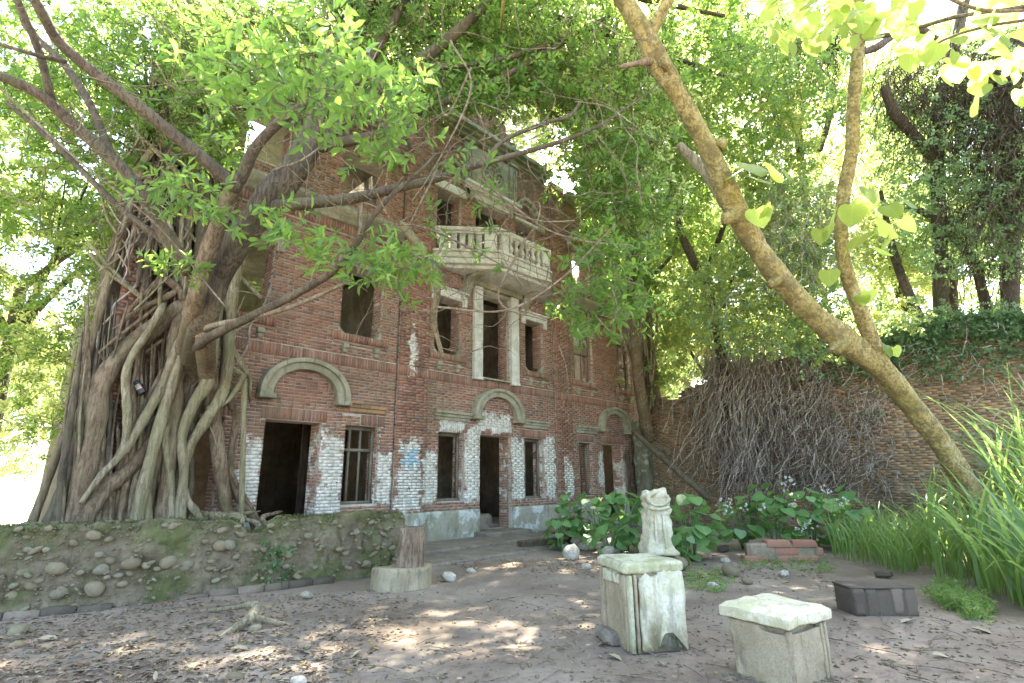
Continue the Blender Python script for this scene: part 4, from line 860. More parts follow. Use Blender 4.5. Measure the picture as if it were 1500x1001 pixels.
# loose stones, rubble and bricks
loose = [(835, 808, 17, 1, 'pale'), (855, 797, 14, 1, ''), (870, 800, 11, 1, ''), (884, 803, 13, 1, ''), (845, 790, 12, 1, ''), (826, 798, 10, 1, ''), (900, 806, 9, 1, ''), (815, 775, 13, 0, ''), (832, 772, 11, 0, ''), (846, 781, 10, 0, ''), (823, 786, 11, 0, ''), (858, 765, 9, 0, ''), (838, 757, 12, 0, ''), (1072, 834, 16, 0, ''), (1063, 820, 7, 1, ''), (890, 808, 13, 1, ''), (450, 870, 10, 1, ''), (655, 842, 12, 1, ''), (690, 835, 7, 1, ''),
         (370, 921, 15, 0, ''), (345, 990, 14, 0, ''), (435, 996, 15, 1, ''), (25, 922, 17, 0, ''), (22, 945, 14, 0, ''), (1045, 856, 9, 1, ''), (1095, 850, 9, 0, ''), (860, 830, 8, 1, ''), (1150, 840, 9, 1, ''), (1190, 898, 12, 1, ''), (300, 830, 6, 0, ''), (170, 957, 10, 0, '')]
for k, (px, py, rp, pl, _) in enumerate(loose):
    q = G(px, py+rp*.6); d = depth_of(q); rr = rp*d/F_PX; lift = 0.0
    if 805 < px < 905 and py < 795:                     # heaped against the plinth
        q = P(px, py, 11.4); lift = q[2]; rr = rp*11.4/F_PX
    o = mobj('pale_rubble' if pl else 'field_stone', random.choice(pale if pl else stones)); o.location = (q[0], q[1], max(lift, rr*.35)); o.scale = (rr, rr, rr*.8); o.rotation_euler = (random.uniform(-.4, .4), random.uniform(-.4, .4), random.uniform(0, 6))
    heap = 800 < px < 910
    if pl: tag(o, 'pale broken rubble lump heaped below the broad-leaved plants' if heap else 'small pale rubble lump lying loose on the bare earth', 'stone', 'pale rubble in the heap' if heap else 'loose pale rubble')
    else: tag(o, 'round tan cobble in the heap against the house plinth' if heap else 'tan cobble lying loose on the yard ground', 'stone', 'cobbles heaped by plinth' if heap else 'loose cobbles in the yard')
for px, py, lab in ((838, 813, 'broken red brick piece in front of the rubble heap'), (1060, 800, 'half buried dark brick below the white flowers'), (1296, 838, 'dark brick behind the blackened masonry block')):
    q = G(px, py+6); mb = MB(); V, Fq = rough_block(.22, .12, .1, 5, .012, .02, px, .03); mb.add(V, Fq); o = mb.build('loose_brick', M['brick_orange'] if px < 1000 else M['brick_black'], None, True); o.location = (q[0], q[1], -.02); o.rotation_euler = (0, .1, random.uniform(0, 3)); tag(o, lab, 'brick')
# dark beam by the steps
p1, p2 = G(765, 806), G(846, 800); mb = MB(); V, Fq = rough_block(np.linalg.norm(p2-p1), .2, .2, 8, .01, .02, 3); mb.add(V, Fq); o = mb.build('dark_beam', M['vine_dark'], None, True); mdp = (p1+p2)/2; o.location = (mdp[0], mdp[1]+.1, -.02); o.rotation_euler = (0, 0, math.atan2(p2[1]-p1[1], p2[0]-p1[0])); tag(o, 'dark rotten timber beam lying at the end of the door steps', 'beam')

# bleached forked root on the ground
rt = thing('forked_root', 'bleached forked tree root arching over a flat cobble on the bare earth', 'root', (*G(375, 915)[:2], 0))
def rpart(pts, rad, name='root_arm'):
    mb = MB(); q = [P(a, b, d) for a, b, d in pts] if len(pts[0]) == 3 else [np.array([*G(a, b)[:2], zz]) for a, b, (zz) in pts]; mb.tube(q, rad, 8, 5, .08); o = mb.build(name, M['root_pale'], None, True); o.parent = rt; o.matrix_parent_inverse = rt.matrix_basis.inverted(); return o
gd = lambda a, b, z: P(a, b, (z-CAM_H)/ray(a, b)[2])
def groot(pts, rad):
    mb = MB(); mb.tube([gd(*p) for p in pts], rad, 8, 5, .08); o = mb.build('root_arm', M['root_pale'], None, True); o.parent = rt; o.matrix_parent_inverse = Matrix.Translation((-rt.location[0], -rt.location[1], 0))
groot([(285, 953, -.02), (325, 933, .03), (352, 915, .10), (368, 903, .16), (376, 889, .2), (366, 886, .2), (340, 891, .12), (280, 897, .03), (200, 900, -.01)], [.02, .03, .038, .045, .045, .035, .022, .018, .012])
groot([(368, 903, .15), (395, 910, .10), (420, 916, .03), (455, 922, -.02)], [.035, .03, .025, .012]); groot([(366, 905, .13), (345, 915, .05), (310, 925, -.01)], [.03, .02, .012])
# black lamp wedged in the roots
dv = thing('clip_lamp', 'small black box with teal, orange and pale blue stickers wedged among the banyan roots', 'device', FP(203, 566, .55), 0.0)
dv.rotation_euler = (0, math.radians(-35), math.radians(-35))
mb = MB(); mb.box(-.055, .055, -.035, .04, -.14, .03); mb.build('body', M['black'], dv, False, .012)
for nm, z0, z1, mt in (('teal_label', .0, .025, 'teal'), ('orange_label', -.035, -.003, 'orangeprint'), ('pale_label', -.06, -.038, 'bluewhite')): mb = MB(); mb.box(-.04, .04, -.039, -.033, z0, z1); mb.build(nm, M[mt], dv)
mb = MB(); mb.box(-.04, .04, -.03, .03, .032, .1); mb.build('head', M['black'], dv, False, .012)

# ================================================================== BANYAN
ban = thing('banyan_tree', 'huge old banyan whose aerial roots and limbs grip the corner of the brick house', 'tree', (2.3, 10.0, 0))
BINV = Matrix.Translation((-2.3, -10.0, 0))
def bput(o): o.parent = ban; o.matrix_parent_inverse = BINV; return o
def broot(pts, off, wpx, mat='root', name='root', n=10, wob=.05, ridge=.06):
    """pts in pixels laid on a plane 'off' metres in front of the house wall; wpx = width in pixels"""
    offs = np.interp(np.linspace(0, 1, len(pts)), np.linspace(0, 1, len(off)), off) if np.ndim(off) else [off]*len(pts)
    pts = list(pts); offs = list(offs)
    q = [FP(a, b, o_) for (a, b), o_ in zip(pts, offs)]; ws = np.interp(np.linspace(0, 1, len(pts)), np.linspace(0, 1, len(wpx)), wpx) if np.ndim(wpx) else [wpx]*len(pts)
    if name == 'root':                              # the upper end dives into the mass behind and thins out
        e = FP(pts[-1][0]*1.5-pts[-2][0]*.5, pts[-1][1]*1.5-pts[-2][1]*.5, offs[-1]-.35); q.append(e); ws = [*ws, ws[-1]*.3]
    r = [w_*(.78 if w_ > 12 else .9)*depth_of(p)/F_PX/2 for w_, p in zip(ws, q)]
    mb = MB(); mb.tube(q, r, n, 6, wob*1.3, True, None, ridge*1.6); return bput(mb.build(name, M[mat], None, True))
# roots (bottom to top)
broot([(42, 800), (48, 765), (75, 690), (108, 590), (140, 480), (165, 390), (190, 320), (215, 250)], [.1, .1, .15], [16, 13, 14, 12])
broot([(85, 810), (97, 765), (112, 690), (126, 620), (142, 555), (152, 480), (168, 400), (190, 320), (220, 250), (250, 170), (270, 90)], [.15, .0, -.2, -.3], [60, 44, 36, 34, 28, 24], 'bark', 'trunk', 14)
broot([(60, 812), (75, 770), (100, 700), (118, 640), (135, 580)], [.3, .1], [34, 22, 16], 'bark')
broot([(100, 812), (112, 765), (126, 690), (141, 620), (150, 565), (178, 520), (235, 472), (280, 445), (305, 420)], [.55, .45, .4, .35, .35], [42, 36, 30, 32, 36, 38], 'root', 'root', 14)
broot([(118, 812), (126, 758), (158, 715), (188, 690), (213, 660), (240, 625), (252, 590)], [.6, .5, .4], [34, 30, 26, 24, 18], 'root')
broot([(148, 812), (155, 765), (160, 730), (150, 690), (135, 650)], [.5, .4], [30, 22, 14])
broot([(192, 812), (200, 755), (216, 690), (235, 620), (252, 560), (272, 490), (288, 450)], [.75, .65, .6], [26, 22, 20, 24, 26], 'root_pale')
broot([(120, 735), (150, 695), (180, 660), (186, 610), (184, 560), (192, 525), (218, 485), (235, 455)], [.65, .62, .6], [8, 13, 16, 13, 12], 'root_pale')
broot([(182, 662), (205, 625), (228, 585), (240, 560), (262, 505)], [.63, .62], [16, 18, 18], 'root_pale')
broot([(225, 812), (236, 765), (245, 700), (256, 620), (258, 560), (252, 510), (262, 470)], [.6, .5], [30, 24, 22, 20, 18], 'root')
broot([(240, 812), (250, 760), (248, 690), (240, 640), (252, 600)], [.68, .55], [18, 14, 10], 'root_pale')
broot([(262, 812), (264, 755), (270, 690), (266, 640), (284, 590), (304, 560), (310, 510), (315, 450)], [.7, .62, .6], [22, 16, 18, 26, 28], 'root_pale', 'root', 12)
broot([(268, 690), (280, 650), (304, 612), (326, 575), (334, 530), (336, 460), (345, 400)], [.62, .55, .5], [14, 20, 22, 20], 'root_pale')
broot([(300, 812), (292, 760), (276, 735), (268, 705)], [.8, .6], [10, 14, 10], 'root_pale')
broot([(305, 598), (330, 590), (350, 565), (356, 552)], .58, [8, 9, 10], 'root_pale')
broot([(353, 815), (353, 780), (355, 700), (357, 600), (357, 556), (350, 546), (333, 538)], [.55, .55, .5], [9, 8.5, 9, 10], 'root_pale')
broot([(380, 815), (370, 760), (350, 730), (336, 690), (341, 645), (346, 610), (336, 590), (320, 575)], [.3, .25, .3], [10, 12, 13, 10], 'root')
broot([(390, 812), (376, 760), (356, 725), (342, 700)], [.3, .3], [7, 9, 6], 'root')
broot([(330, 545), (350, 548), (362, 548), (366, 556), (366, 580)], [.5, .4], [9, 8, 5], 'root_pale')
broot([(338, 500), (345, 520), (357, 540), (362, 548)], .5, [10, 9, 9], 'root_pale')
broot([(160, 690), (185, 640), (215, 585), (238, 545)], [.4, .42], [7, 7, 8], 'root'); broot([(140, 730), (165, 680), (195, 620), (236, 560)], [.35, .4], [6, 6, 7], 'root')
broot([(196, 570), (196, 620), (192, 680), (176, 740)], [.45, .5], [8, 10, 8]); broot([(213, 700), (214, 740), (218, 800)], .6, [14, 18, 20], 'root_pale')
broot([(180, 470), (210, 450), (235, 440), (262, 425)], .4, [8, 9, 12]); broot([(165, 500), (190, 455), (225, 420), (240, 400), (240, 340), (225, 300)], [.3, .4], [5, 8, 14, 16, 18], 'root')
broot([(245, 410), (262, 425), (270, 440)], .45, [12, 12, 14]); broot([(228, 320), (205, 280), (210, 240), (235, 205), (262, 160)], [.35, .3], [10, 12, 12, 10], 'root_pale'); broot([(235, 207), (250, 225), (275, 245), (300, 250)], .35, [10, 10, 12], 'root_pale')
broot([(300, 440), (296, 380), (300, 300), (300, 230), (303, 160), (300, 80), (295, 0), (290, -40)], [.5, .4, .2, .1], [30, 28, 22, 18, 14], 'bark', 'trunk', 12)
broot([(282, 430), (272, 360), (284, 290), (285, 200), (272, 120), (262, 30), (255, -30)], [.4, .3, .1], [22, 18, 14, 12], 'root', 'trunk')
broot([(320, 260), (312, 200), (330, 120), (345, 50), (350, -20)], [.2, .1], [12, 10, 8], 'root')
for k in range(90):                               # fine roots tangled over the brick
    a = random.uniform(130, 350); b = random.uniform(230, 730); ln = random.uniform(40, 130); sl = random.gauss(0.55, .5)
    if a+sl*ln > 345 and b > 560: continue
    broot([(a+sl*ln*t+random.gauss(0, 4), b-ln*t) for t in np.linspace(0, 1, 5)], random.uniform(.05, .55), [random.uniform(1.5, 4), random.uniform(2, 5)], random.choice(['root', 'root_pale', 'vine']), 'root', 5, .1, 0)
for k in range(80):
    a = random.uniform(85, 272); b0 = random.uniform(770, 812); top = random.uniform(430, 640); dx = (a-330)*-.16*random.uniform(.5, 1.6); w_ = random.choice([3, 4, 5, 6, 8, 10, 13, 15])
    if 150 < a < 215 and top > 520 and random.random() < .5: continue
    if 285 < a: top = max(top, 600); dx = random.uniform(-8, 14)
    broot([(a+dx*t+5*math.sin(t*5+k), b0+(top-b0)*t) for t in np.linspace(0, 1, 7)], [random.uniform(.3, .65), random.uniform(.15, .45)], [w_*1.3, w_, w_*.8, w_*.3], random.choice(['root', 'root', 'root_pale', 'bark']), 'root', 8, .07, .05)
for k in range(36):                               # bundle of stems climbing past the corner of the house
    a = random.uniform(205, 350); y0_ = random.uniform(330, 500); y1_ = random.uniform(60, 230); dx = random.uniform(-60, 30)+(280-a)*.35; w_ = random.uniform(4, 12)
    broot([(a+dx*t+6*math.sin(t*4+k), y0_+(y1_-y0_)*t) for t in np.linspace(0, 1, 7)], [random.uniform(.1, .6), random.uniform(-.1, .3)], [w_*.7, w_*1.2, w_, w_*.7], random.choice(['root', 'root_pale', 'bark', 'bark']), 'root', 7, .08, .05)
for k in range(26):                               # diagonal tangle
    a = random.uniform(165, 320); y0_ = random.uniform(260, 470); sl = random.choice([-1, 1])*random.uniform(.5, 1.4); ln = random.uniform(50, 130); w_ = random.uniform(4, 10)
    broot([(a+sl*ln*(t-.5)+4*math.sin(t*6+k), y0_-ln*(t-.5)) for t in np.linspace(0, 1, 6)], [random.uniform(.2, .6), random.uniform(.1, .5)], [w_*.6, w_, w_*.7], random.choice(['root', 'root_pale', 'root']), 'root', 7, .08, .05)
# heap of surface roots behind the cobble wall
for k in range(8):
    a = 280+k*12; broot([(a, 800), (a+random.uniform(10, 30), 770), (a+random.uniform(-10, 40), 758), (a+random.uniform(-40, 60), 752)], [.9, .5], [8, 9, 6], random.choice(['root', 'root_pale']), 'root', 6, .1, 0)
# trunk and limbs: (px, py, metres away)
def limb(pts, wpx, mat='bark', name='limb', n=12, par=None, wob=.04, ridge=.04):
    q = [P(*p) for p in pts]; ws = np.interp(np.linspace(0, 1, len(pts)), np.linspace(0, 1, len(wpx)), wpx)
    mb = MB(); mb.tube(q, [w_*(.82 if mat == 'bark' else 1)*p[2]/F_PX/2 for w_, p in zip(ws, pts)], n, 6, wob, True, None, ridge); o = mb.build(name, M[mat], None, True)
    if par is None: bput(o)
    return o
_d = lambda a, b, o_: (a, b, depth_of(FP(a, b, o_)))
limb([_d(240, 830, .35), _d(252, 760, .35), _d(262, 690, .33), _d(272, 610, .35), _d(283, 540, .42), (300, 470, 8.0), (318, 410, 8.0), (352, 350, 8.0), (395, 290, 8.1), (440, 235, 8.3), (470, 160, 8.7), (485, 90, 9.0), (492, 0, 9.6), (500, -90, 10.4)], [34, 32, 34, 38, 44, 46, 44, 48, 52, 46, 34, 30, 26, 24], 'bark', 'trunk', 16, ridge=.12)
limb([_d(345, 830, .2), _d(330, 740, .3), _d(318, 650, .42), _d(306, 560, .45), (302, 490, 8.1), (312, 440, 8.3)], [16, 18, 20, 26, 28, 8], 'root', 'root', 12, ridge=.07)
limb([_d(205, 800, .5), _d(222, 700, .5), _d(245, 610, .55), _d(266, 520, .6), (285, 450, 7.75), (297, 395, 7.6), (330, 300, 7.5), (352, 262, 7.4)], [18, 16, 18, 20, 24, 24, 22, 20], 'root', 'limb', 14)
limb([(345, 275, 7.4), (300, 235, 7.2), (245, 190, 7.0), (190, 145, 6.8), (130, 100, 6.6), (85, 60, 6.4), (62, 20, 6.2), (35, -30, 6)], [24, 22, 20, 18, 17])
limb([(272, 395, 7.7), (240, 335, 7.5), (210, 285, 7.3), (160, 230, 7.1), (110, 185, 6.9), (60, 140, 6.7), (0, 112, 6.5), (-50, 100, 6.4)], [28, 26, 22, 18, 15])
limb([(165, 232, 7.1), (130, 150, 7.2), (90, 90, 7.3), (40, 40, 7.4), (20, -20, 7.5)], [14, 13, 12, 10])
limb([(280, 385, 7.6), (222, 340, 7.5), (160, 290, 7.5), (80, 210, 7.6), (10, 150, 7.7)], [12, 11, 10, 8]); limb([(75, 145, 6.8), (55, 70, 6.6), (25, 0, 6.4)], [13, 13, 12])
limb([(95, 90, 6.5), (50, 80, 6.3), (0, 65, 6.2)], [8, 7, 6])
limb([(352, 265, 7.4), (375, 215, 7.3), (420, 170, 7.2), (470, 140, 7.1), (520, 120, 7.2)], [22, 18, 14, 10])
limb([(405, 302, 7.9), (450, 298, 7.6), (520, 290, 7.3), (580, 276, 7.1), (640, 262, 7.0), (700, 242, 7.0), (800, 214, 7.2), (870, 188, 7.5), (930, 150, 7.9), (970, 120, 8.3)], [22, 20, 18, 14, 11, 7, 4, 2])
limb([_d(278, 522, .3), (298, 500, 7.9), (330, 482, 7.4), (380, 458, 6.9), (430, 433, 6.5), (485, 400, 6.2), (520, 360, 6.0), (545, 320, 6.0), (575, 285, 6.1), (610, 255, 6.3), (640, 225, 6.6)], [18, 17, 15, 14, 11, 9, 7, 4])
limb([_d(280, 492, .3), (310, 478, 7.7), (360, 468, 7.1), (420, 452, 6.6), (470, 432, 6.3), (512, 412, 6.1)], [10, 9, 8, 6, 5], 'twig', 'dead_branch', 8)
limb([(485, 95, 9.0), (520, 60, 9.3), (540, 0, 9.8), (550, -60, 10.3)], [22, 20, 18, 15]); limb([(470, 165, 8.7), (525, 110, 8.6), (560, 60, 8.8), (590, 5, 9.2), (600, -40, 9.5)], [20, 16, 15, 13])
limb([(480, 200, 8.5), (560, 130, 8.2), (610, 95, 8.2), (660, 55, 8.5), (720, 0, 9.0), (760, -50, 9.5)], [24, 20, 20, 18, 15]); limb([(600, 98, 8.2), (680, 96, 8.3), (760, 80, 8.6), (830, 55, 9.2), (900, 20, 10)], [12, 10, 9, 7])
limb([(470, 215, 8.4), (560, 195, 8.2), (620, 160, 8.1), (690, 135, 8.2), (760, 100, 8.5), (830, 60, 9)], [20, 16, 14, 10, 8]); limb([(705, 240, 7.0), (740, 205, 7.2), (800, 180, 7.4), (835, 170, 7.6), (850, 150, 7.8)], [8, 7, 7, 5])
limb([(540, 350, 6.0), (575, 360, 5.8), (620, 380, 5.7)], [5, 4, 3], 'twig', 'limb', 6); limb([(530, 290, 7.3), (528, 340, 7.2), (525, 400, 7.1)], [6, 6, 4], 'twig', 'limb', 6)
limb([(590, 330, 7.5), (620, 370, 7.6), (640, 420, 7.7), (636, 470, 7.9), (650, 530, 8.2)], [12, 14, 9, 6], 'root_pale', 'root', 8)
# long pale aerial shoots and bare twigs in front of the house
for pts in ([(560, 330), (620, 333), (700, 370), (760, 400), (830, 420)], [(640, 250), (610, 310), (595, 340)], [(660, 60), (690, 130), (640, 240), (600, 300)], [(700, 260), (790, 330), (850, 352), (920, 360)], [(640, 450), (740, 455), (820, 410), (900, 330)], [(770, 350), (730, 440), (800, 470)], [(690, 100), (655, 170), (640, 130)], [(400, 250), (450, 230), (500, 180), (560, 60)], [(0, 130), (120, 240), (230, 330), (330, 450)]):
    d = random.uniform(5.6, 7.0); limb([(a, b, d+.1*k) for k, (a, b) in enumerate(pts)], [3.5, 3, 2], 'twig', 'twig', 5, None, .1, 0)
TW = MB()
def rand_twigs(n, box, d0, d1, ln, r=.006):
    for k in range(n):
        a, b = random.uniform(box[0], box[2]), random.uniform(box[1], box[3]); d = random.uniform(d0, d1); p = P(a, b, d); v = np.array([random.gauss(0, 1), random.gauss(0, .6), random.gauss(0, .6)]); q = [p]
        for s in range(4): v = v*.7+np.random.default_rng(k*7+s).normal(size=3)*.5; q.append(q[-1]+v/np.linalg.norm(v)*ln/4)
        TW.tube(q, [r, r*.4], 4, 3, 0, False)
rand_twigs(90, (420, 180, 900, 520), 6, 8, 1.1); rand_twigs(120, (0, 0, 950, 330), 5.5, 9, 1.4, .008); rand_twigs(60, (640, 240, 800, 440), 8, 9.5, .9, .005)
bput(stuff(TW.build('twigs', M['twig'], None)))

# crown: leaf sprays
BL = [  # cx, cy, rx, ry, d0, d1, sprays
    (410, 70, 120, 70, 4.2, 5.2, 34), (470, 120, 150, 60, 4.4, 5.6, 60), (340, 110, 90, 60, 4.2, 5.4, 30), (560, 130, 90, 60, 4.6, 6, 40), (430, 200, 120, 40, 4.6, 6, 14),
    (590, 200, 60, 50, 5.0, 6.2, 22), (560, 240, 70, 30, 5.2, 6.4, 8), (395, 330, 50, 40, 5.4, 6.6, 18), (450, 350, 50, 25, 5.4, 6.4, 10), (540, 385, 70, 35, 5.4, 6.3, 34), (590, 400, 40, 40, 5.4, 6.3, 26), (500, 360, 40, 25, 5.4, 6.3, 6),
    (240, 280, 50, 40, 6, 7, 30), (300, 300, 40, 25, 6, 7, 14), (235, 395, 25, 15, 6.6, 7, 8), (270, 400, 30, 15, 6.6, 7, 8), (460, 140, 70, 40, 5, 6.5, 18),
    (880, 400, 60, 40, 6.8, 8.2, 60), (860, 450, 50, 45, 6.8, 8.2, 50), (910, 450, 45, 45, 7.0, 8.4, 40), (895, 360, 60, 30, 7, 8.5, 40), (700, 245, 60, 30, 6.5, 7.2, 14), (740, 330, 60, 60, 6.6, 7.5, 12), (660, 330, 40, 40, 6.6, 7.5, 6)]
BIG = [  # denser background of the same crown
    (110, 60, 200, 130, 7.5, 11, 620), (60, 220, 150, 130, 8.5, 12, 520), (50, 400, 120, 130, 9, 13, 440), (30, 560, 90, 90, 10, 14, 260), (20, 640, 60, 55, 12, 17, 150), (230, 60, 140, 100, 8.2, 11, 360), (350, 60, 120, 90, 9.5, 12, 420), (150, 150, 130, 90, 9, 12, 330),
    (660, 60, 170, 80, 8.5, 12, 700), (820, 60, 170, 90, 8.5, 13, 900), (760, 140, 150, 60, 8, 11, 420), (900, 150, 110, 90, 8.5, 13, 650), (880, 250, 90, 70, 8, 11, 420), (940, 300, 60, 60, 8.5, 12, 260), (560, 40, 120, 60, 9, 13, 360), (640, 130, 110, 50, 7.5, 9.5, 120), (820, 40, 190, 90, 11, 15, 800), (960, 90, 110, 100, 11, 15, 500), (300, 190, 60, 60, 8.2, 10, 160)]
def thin_gable(q, keep=.15):
    v = q-EYE; dz = np.maximum(v@C_F, .3); x = 750+F_PX*(v@C_R)/dz; y = 500.5-F_PX*(v@C_U)/dz
    hid = (((x > 600) & (x < 850) & (y > 165+.3*np.abs(x-700)*.3) & (y < 345)) | ((x > 400) & (x < 620) & (y > 225) & (y < 330))) & (q[:, 1] < FAC_Y)
    return q[~hid | (rng.random(len(q)) < keep)]
near = thin_gable(np.concatenate([blob_pts(*b) for b in BL]), .55); far_ = thin_gable(np.concatenate([blob_pts(*b) for b in BIG]))
big_near = near[:len(near)]
near = near[rng.random(len(near)) < .8]
b_, a_, n_, d_ = sprays(near, 8, .22, .13)
ll = .148*rng.uniform(.6, 1.2, len(b_))
dn = np.linalg.norm(b_-EYE, axis=1); pickn = np.argsort(dn)[::1][:290]; keep = np.ones(len(b_), bool); keep[pickn] = False
bput(stuff(mobj('crown', leaf_mesh('crown', b_[keep], a_[keep], n_[keep], ll[keep], ll[keep]*.37, M['leaf']))))
protos = [leaf_mesh('leaf', np.zeros((1, 3)), np.array([[1.0, 0, 0]]), np.array([[0, 0, 1.0]]), 1.0, .38+.04*k, M['leaf_one'], False, .12+.08*k, None, .1+.08*k) for k in range(3)]
for i in pickn:
    o = mobj('leaf', random.choice(protos)); ax = a_[i]; nr = n_[i]; sd = np.cross(nr, ax); sd /= np.linalg.norm(sd); nr = np.cross(ax, sd); L = ll[i]
    o.matrix_basis = Matrix(((ax[0]*L, sd[0]*L, nr[0]*L, b_[i][0]), (ax[1]*L, sd[1]*L, nr[1]*L, b_[i][1]), (ax[2]*L, sd[2]*L, nr[2]*L, b_[i][2]), (0, 0, 0, 1))); bput(o)
bput(twigs_at('twigs', near, d_, .2, .004, M['twig'], None))
fm = (rng.random(len(far_)) < .5) & ((far_-EYE)@C_F > 8.8)  # light put into colour: half the deeper sprays get a brighter leaf
for sel, mt in ((~fm, 'leaf'), (fm, 'leaf_yellow')):
    b_, a_, n_, d_ = sprays(far_[sel], 11, .28, .12); ll = .125*rng.uniform(.65, 1.25, len(b_))
    bput(stuff(mobj('crown', leaf_mesh('crown', b_, a_, n_, ll, ll*.42, M[mt], True)))); bput(twigs_at('twigs', far_[sel], d_, .3, .005, M['bark'], None))
# yard crown: sc sprays added along sun rays to cast shade, rc above the picture
def roof_canopy(n, x0, x1, y0, y1, z0, z1, thr, seed):
    q = rng.uniform([x0, y0, z0], [x1, y1, z1], (n, 3)); k = fbm(q*np.array([1, 1, .6])+seed, .42, 3); q = q[k > thr]
    v = (q-EYE); dz = v@C_F; inview = (dz > .3) & (np.abs(v@C_R/np.maximum(dz, .3)) < 1.0) & (np.abs(v@C_U/np.maximum(dz, .3)) < .66); return q[~inview]
gx = np.stack([rng.uniform(-3, 13, 7600), rng.uniform(-1.5, 9.5, 7600), np.zeros(7600)], -1); gz = rng.uniform(8.8, 12.8, 7600)
sc = gx+S_DIR*(gz/S_DIR[2])[:, None]; gk = fbm(gx, 1.25, 3)+.35*fbm(gx+7, .4, 2)                # added shade sprays thinned in patches so that light reaches the ground
def hidden_gable(q):
    v = q-EYE; dz = np.maximum(v@C_F, .3); x = 750+F_PX*(v@C_R)/dz; y = 500.5-F_PX*(v@C_U)/dz
    return (x > 590) & (x < 850) & (y > 150) & (y < 345)
for _ in range(3):
    hm = hidden_gable(sc) | ((sc[:, 1] > 9.9) & (sc[:, 2] < 12)); gz[hm] += 2.6; sc = gx+S_DIR*(gz/S_DIR[2])[:, None]
sc = sc[(gk > -.26) & ~((gx[:, 0] > 7.6) & (gx[:, 1] < 3.4)) & ((sc[:, 1] < 9.9) | (sc[:, 2] > 12.0)) & (sc[:, 0] < 18) & ~hidden_gable(sc)]
bput(leaves_at('crown', sc, 12, .35, .15, M['leaf'], None, True, .45)); bput(twigs_at('twigs', sc, unit(rng.normal(size=(len(sc), 3))), .35, .006, M['bark'], None))
rc = roof_canopy(450, -3, 13, -2, 10, 8.6, 12.0, -.28, 3.0)
rc = rc[(rc[:, 2] > 9.2) | (rc[:, 1] > 2)]
bput(leaves_at('crown', rc, 12, .4, .17, M['leaf'], None, True, .45)); bput(twigs_at('twigs', rc, unit(rng.normal(size=(len(rc), 3))), .4, .008, M['bark'], None))
for k in range(9):
    e = np.array([random.uniform(1, 11), random.uniform(1, 8), random.uniform(9.5, 11)]); s = P(492, 0, 9.6); mb = MB(); mb.tube([s, s*.5+e*.5+[0, 0, .6], e], [.14, .09, .03], 8, 5, .05); bput(mb.build('limb', M['bark'], None, True))

# ================================================================== FIG ON THE RIGHT END OF THE HOUSE
fig = thing('strangler_fig', 'strangler fig trunk growing down the far end of the house above yard wall', 'tree', (17.6, 10.3, 3.4))
FI = Matrix.Translation((-17.6, -10.3, -3.4))
def fput(o): o.parent = fig; o.matrix_parent_inverse = FI; return o
def flimb(pts, w_, mat='root', name='limb', n=10): o = limb(pts, w_, mat, name, n, par=fig); return fput(o)
D0 = 18.0
flimb([(950, 640, D0+.6), (936, 560, D0+.2), (929, 480, D0), (926, 420, D0), (922, 350, D0), (918, 290, D0-.2), (912, 230, D0-.5)], [18, 17, 15, 14, 22, 26, 20], 'root', 'trunk', 12)
flimb([(960, 600, D0+1.2), (952, 540, D0+1), (945, 470, D0+.7), (938, 400, D0+.4), (930, 340, D0+.2)], [22, 20, 18, 16], 'root', 'trunk', 12); flimb([(944, 640, D0+.4), (948, 560, D0+.5), (934, 460, D0+.3), (935, 380, D0+.2), (928, 320, D0)], [8, 9, 12, 14], 'bark', 'trunk')
flimb([(926, 330, D0), (960, 300, D0), (1000, 270, D0+.3), (1040, 230, D0+.6)], [18, 12, 9, 7], 'bark'); flimb([(922, 310, D0), (930, 250, D0), (950, 180, D0), (960, 100, D0+.5)], [14, 12, 9, 7], 'bark'); flimb([(915, 290, D0), (890, 240, D0-.4), (870, 190, D0-.6)], [10, 8, 6], 'bark'); flimb([(916, 330, D0-.1), (890, 350, D0-.5), (905, 380, D0-.2), (890, 440, D0-.6)], [6, 5, 3])
for k in range(14):
    a = random.uniform(915, 960); flimb([(a, 330+random.uniform(0, 60), D0+.1), (a+random.gauss(0, 10), 460, D0+.2), (a+random.gauss(6, 12), 600+random.uniform(-60, 30), D0+.5)], [3, 4, 3], random.choice(['vine', 'root', 'root_pale']), 'root', 5)
fc = np.concatenate([blob_pts(*b) for b in ((930, 250, 90, 90, 16.5, 20, 260), (960, 150, 110, 100, 17, 21, 340), (1000, 250, 70, 70, 17, 20, 140), (870, 220, 70, 60, 16.5, 19, 90), (930, 400, 40, 50, 16.6, 17.6, 46))])
fput(leaves_at('crown', fc, 14, .5, .2, M['leaf'], None, True, .45))

